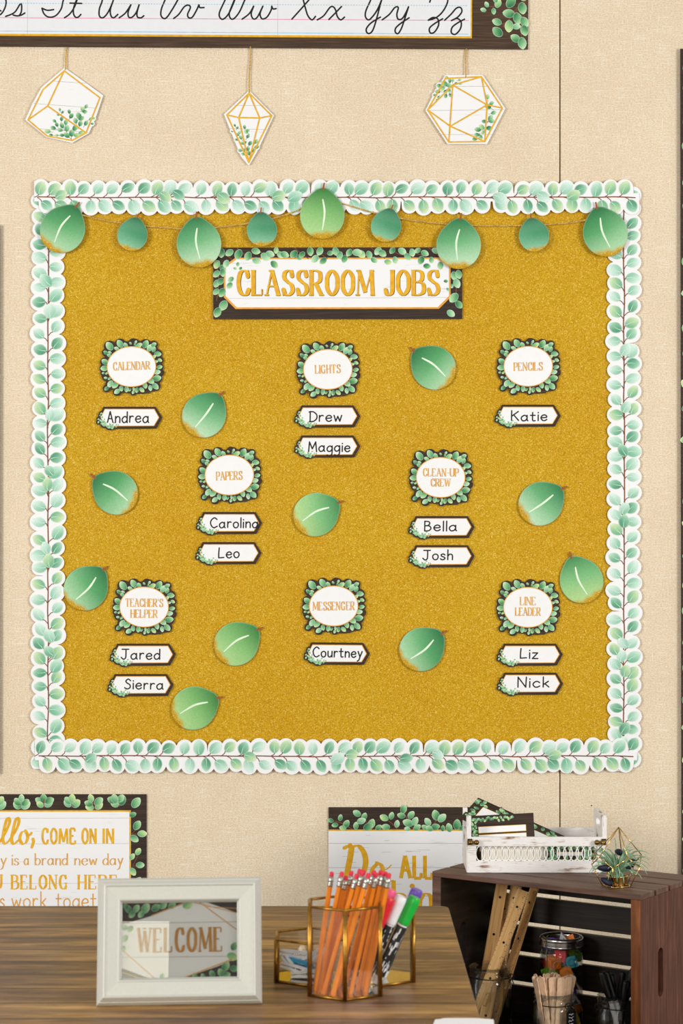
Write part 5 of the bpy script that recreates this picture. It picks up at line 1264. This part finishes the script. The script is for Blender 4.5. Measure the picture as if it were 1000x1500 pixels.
# cards in the tray
def vcard(name, m4, w_, h_, label, kind, grp=None):
    root = empty(name, mat4=m4); tag(root, label, 'card', grp)
    mb = MB(); box(mb, -w_/2, w_/2, 0, h_, 0, .0012); obj('card_sheet', mb, 'cream_card' if kind == 'cream' else 'dark_wood_print', root)
    mm = 1e-3
    if kind == 'label':
        mb = MB()
        for y0, y1 in ((.066, .079), (.050, .063), (.030, .046)): flatpoly(mb, rect((-w_/2+.017)/mm, y0/mm, (w_/2-.016)/mm, y1/mm), .0013, mm)
        obj('gold_edge', mb, 'gold_print', root)
        mb = MB()
        for y0, y1 in ((.0668, .0782), (.0508, .0622), (.0308, .0452)): flatpoly(mb, rect((-w_/2+.0176)/mm, y0/mm, (w_/2-.0168)/mm, y1/mm), .0014, mm)
        obj('white_stripe', mb, 'white_paper', root)
        mb = MB(); random.seed(61)
        for i in range(46):
            if i < 22: x = -w_/2/mm+4+i*3.9; y = h_/mm-5-random.uniform(0, 7)
            else: x = -w_/2/mm+random.uniform(3, 14); y = h_/mm-10-(i-22)*2.6
            leaf_print(mb, x, y, 6.2, 4.8, random.uniform(0, 6.3), 'fresh', .00135, k=mm, ns=10)
        obj('leaf_print', mb, 'print', root)['kind'] = 'stuff'
    if kind == 'plate':
        mb = MB(); flatpoly(mb, rect((-w_/2+.022)/mm, .022/mm, (w_/2-.022)/mm, (h_-.022)/mm), .0013, mm); obj('gold_edge', mb, 'gold_print', root)
        mb = MB(); flatpoly(mb, rect((-w_/2+.0228)/mm, .0228/mm, (w_/2-.0228)/mm, (h_-.0228)/mm), .0014, mm); obj('white_panel', mb, 'white_paper', root)
        mb = MB(); random.seed(62)
        for i in range(60):
            q = random.random()
            if q < .7: x = random.uniform(-w_/2, w_/2)*.96/mm; y = (h_-random.uniform(.004, .018))/mm if random.random() < .6 else random.uniform(.004, .018)/mm
            else: x = (-w_/2+random.uniform(.004, .018))/mm*random.choice((1, -1)); y = random.uniform(.01, h_-.01)/mm
            leaf_print(mb, x, y, 11, 8, random.uniform(0, 6.3), 'fresh', .00145, k=mm, ns=12)
        obj('leaf_print', mb, 'print', root)['kind'] = 'stuff'
    return root
# back name plate lying tilted, sticking out over the left end
o0 = P(700, 1169, 4.06); e1 = Vector((137, -59, -55)).normalized(); e2 = Vector((37, 59, 28)); e2 = (e2-e1*e2.dot(e1)).normalized(); nn = e1.cross(e2)
w1, h1 = .205, .086
m4 = Matrix((e1, e2, nn)).transposed().to_4x4(); m4.translation = o0+e1*w1/2-e2*h1
vcard('name_plate', m4, w1, h1, 'large leafy dark name plate tilted out of the tray over its left end', 'plate')
m4 = Matrix.Translation(P(738, 1200, 3.935).xy.to_3d()+Vector((0, 0, tz+.0082))) @ Matrix.Rotation(math.radians(3), 4, 'Y').inverted() @ Matrix.Rotation(pi/2-.05, 4, 'X')
vcard('label_card', m4, .128, .101, 'dark leafy card with white stripes standing at the front of the tray', 'label')
for i in range(5):
    m4 = Matrix.Translation((.342+.003*i, -D+3.925+.010*(i % 2)+.005*i+.006, tz+.0082)) @ Matrix.Rotation(pi/2-.06, 4, 'X')
    m4 = Matrix.Translation((.335+.004*i, -D+3.913+.0035*i, tz+.0082)) @ Matrix.Rotation(pi/2-.0, 4, 'X')
    vcard('blank_card', m4, .118, .052, 'cream blank card packed behind the lattice of the white tray', 'cream', 'cream cards in the white tray')
m4 = Matrix.Translation((.452, -D+3.918, tz+.0082)) @ Matrix.Rotation(pi/2, 4, 'X')
vcard('leafy_card', m4, .094, .052, 'dark leafy card behind the right half of the tray lattice', 'plate')

# ------------------------------------------------------------------ brass terrarium holder with air plant
bp_ = P(903.5, 1298, 3.751); bp_.z = tz
hold = empty('brass_terrarium', (bp_.x, bp_.y, tz+.0005)); tag(hold, 'small geometric brass wire terrarium on the crate front corner', 'terrarium')
def pol(r, deg, z): a = math.radians(deg); return Vector((r*math.sin(a), -r*math.cos(a), z))
up_ = [pol(.046, 18+72*i, .059) for i in range(5)]; lo = [pol(.048, 54+72*i, .0405) for i in range(5)]; bs = [pol(.028, 54+72*i, .0013) for i in range(5)]; ap = Vector((.003, 0, .111))
ed_ = []
for i in range(5): ed_ += [(ap, up_[i]), (up_[i], lo[i]), (up_[i], lo[(i-1) % 5]), (lo[i], bs[i]), (bs[i], bs[(i+1) % 5])]
for a, b in ed_:
    mb = MB(); tube(mb, [a, b], .00105, 8); obj('brass_wire', mb, 'bright_brass', hold, True)
mb = MB(); lathe(mb, [(0, .0015), (.0195, .0015), (.0200, .003), (.0200, .0185), (.0206, .0192), (.0190, .0192), (.0188, .005), (0, .005)], 32); obj('candle_cup', mb, 'bright_brass', hold, True)
plant = empty('air_plant', (bp_.x, bp_.y, tz+.0058)); tag(plant, 'spiky grey-green air plant with navy petals in the brass cup', 'plant')
random.seed(71)
for i in range(84):
    a = random.uniform(0, 2*pi); ln = random.uniform(.055, .108); el = random.uniform(.3, 1.35); droop = random.uniform(.5, 2.0)
    pts_ = []; p = Vector((random.uniform(-.005, .005), random.uniform(-.005, .005), 0.0)); th = max(el, .9); n = 12
    d2 = Vector((math.cos(a), math.sin(a), 0))
    for j in range(n+1):
        pts_.append(p.copy()); f = j/n
        ang = 1.35*(1-f*2.2) + el*f*2.2 if f < .45 else el-droop*(f-.45)*2.1
        p = p+(d2*math.cos(ang)+Vector((0, 0, math.sin(ang))))*ln/n
    mb = MB(); tube(mb, [(q.x, q.y, max(q.z, -.003 if q.xy.length > .03 else .0)) for q in pts_], lambda f, w0=random.uniform(.0019, .0030): w0*(1-f)**.8+.00035, 6); obj('leaf', mb, 'air_leaf', plant, True)
for x, y, z, rx, rz in ((-.026, -.012, .030, .4, .3), (.024, -.010, .036, -.3, -.4), (.003, .004, .058, 1.2, .2), (-.022, -.018, .006, .5, .8)):
    mb = MB(); lathe(mb, [(.009*math.sin(q)**.8*(1-.25*math.cos(q)), -.014*math.cos(q)) for q in [pi*j/10 for j in range(11)]], 14)
    obj('petal', mb, 'navy_petal', plant, True, mat4=Matrix.Translation((x, y, z)) @ Matrix.Rotation(rz+1.2, 4, 'Y') @ Matrix.Rotation(rx, 4, 'X') @ Matrix.Diagonal((.72, .42, .95, 1)))
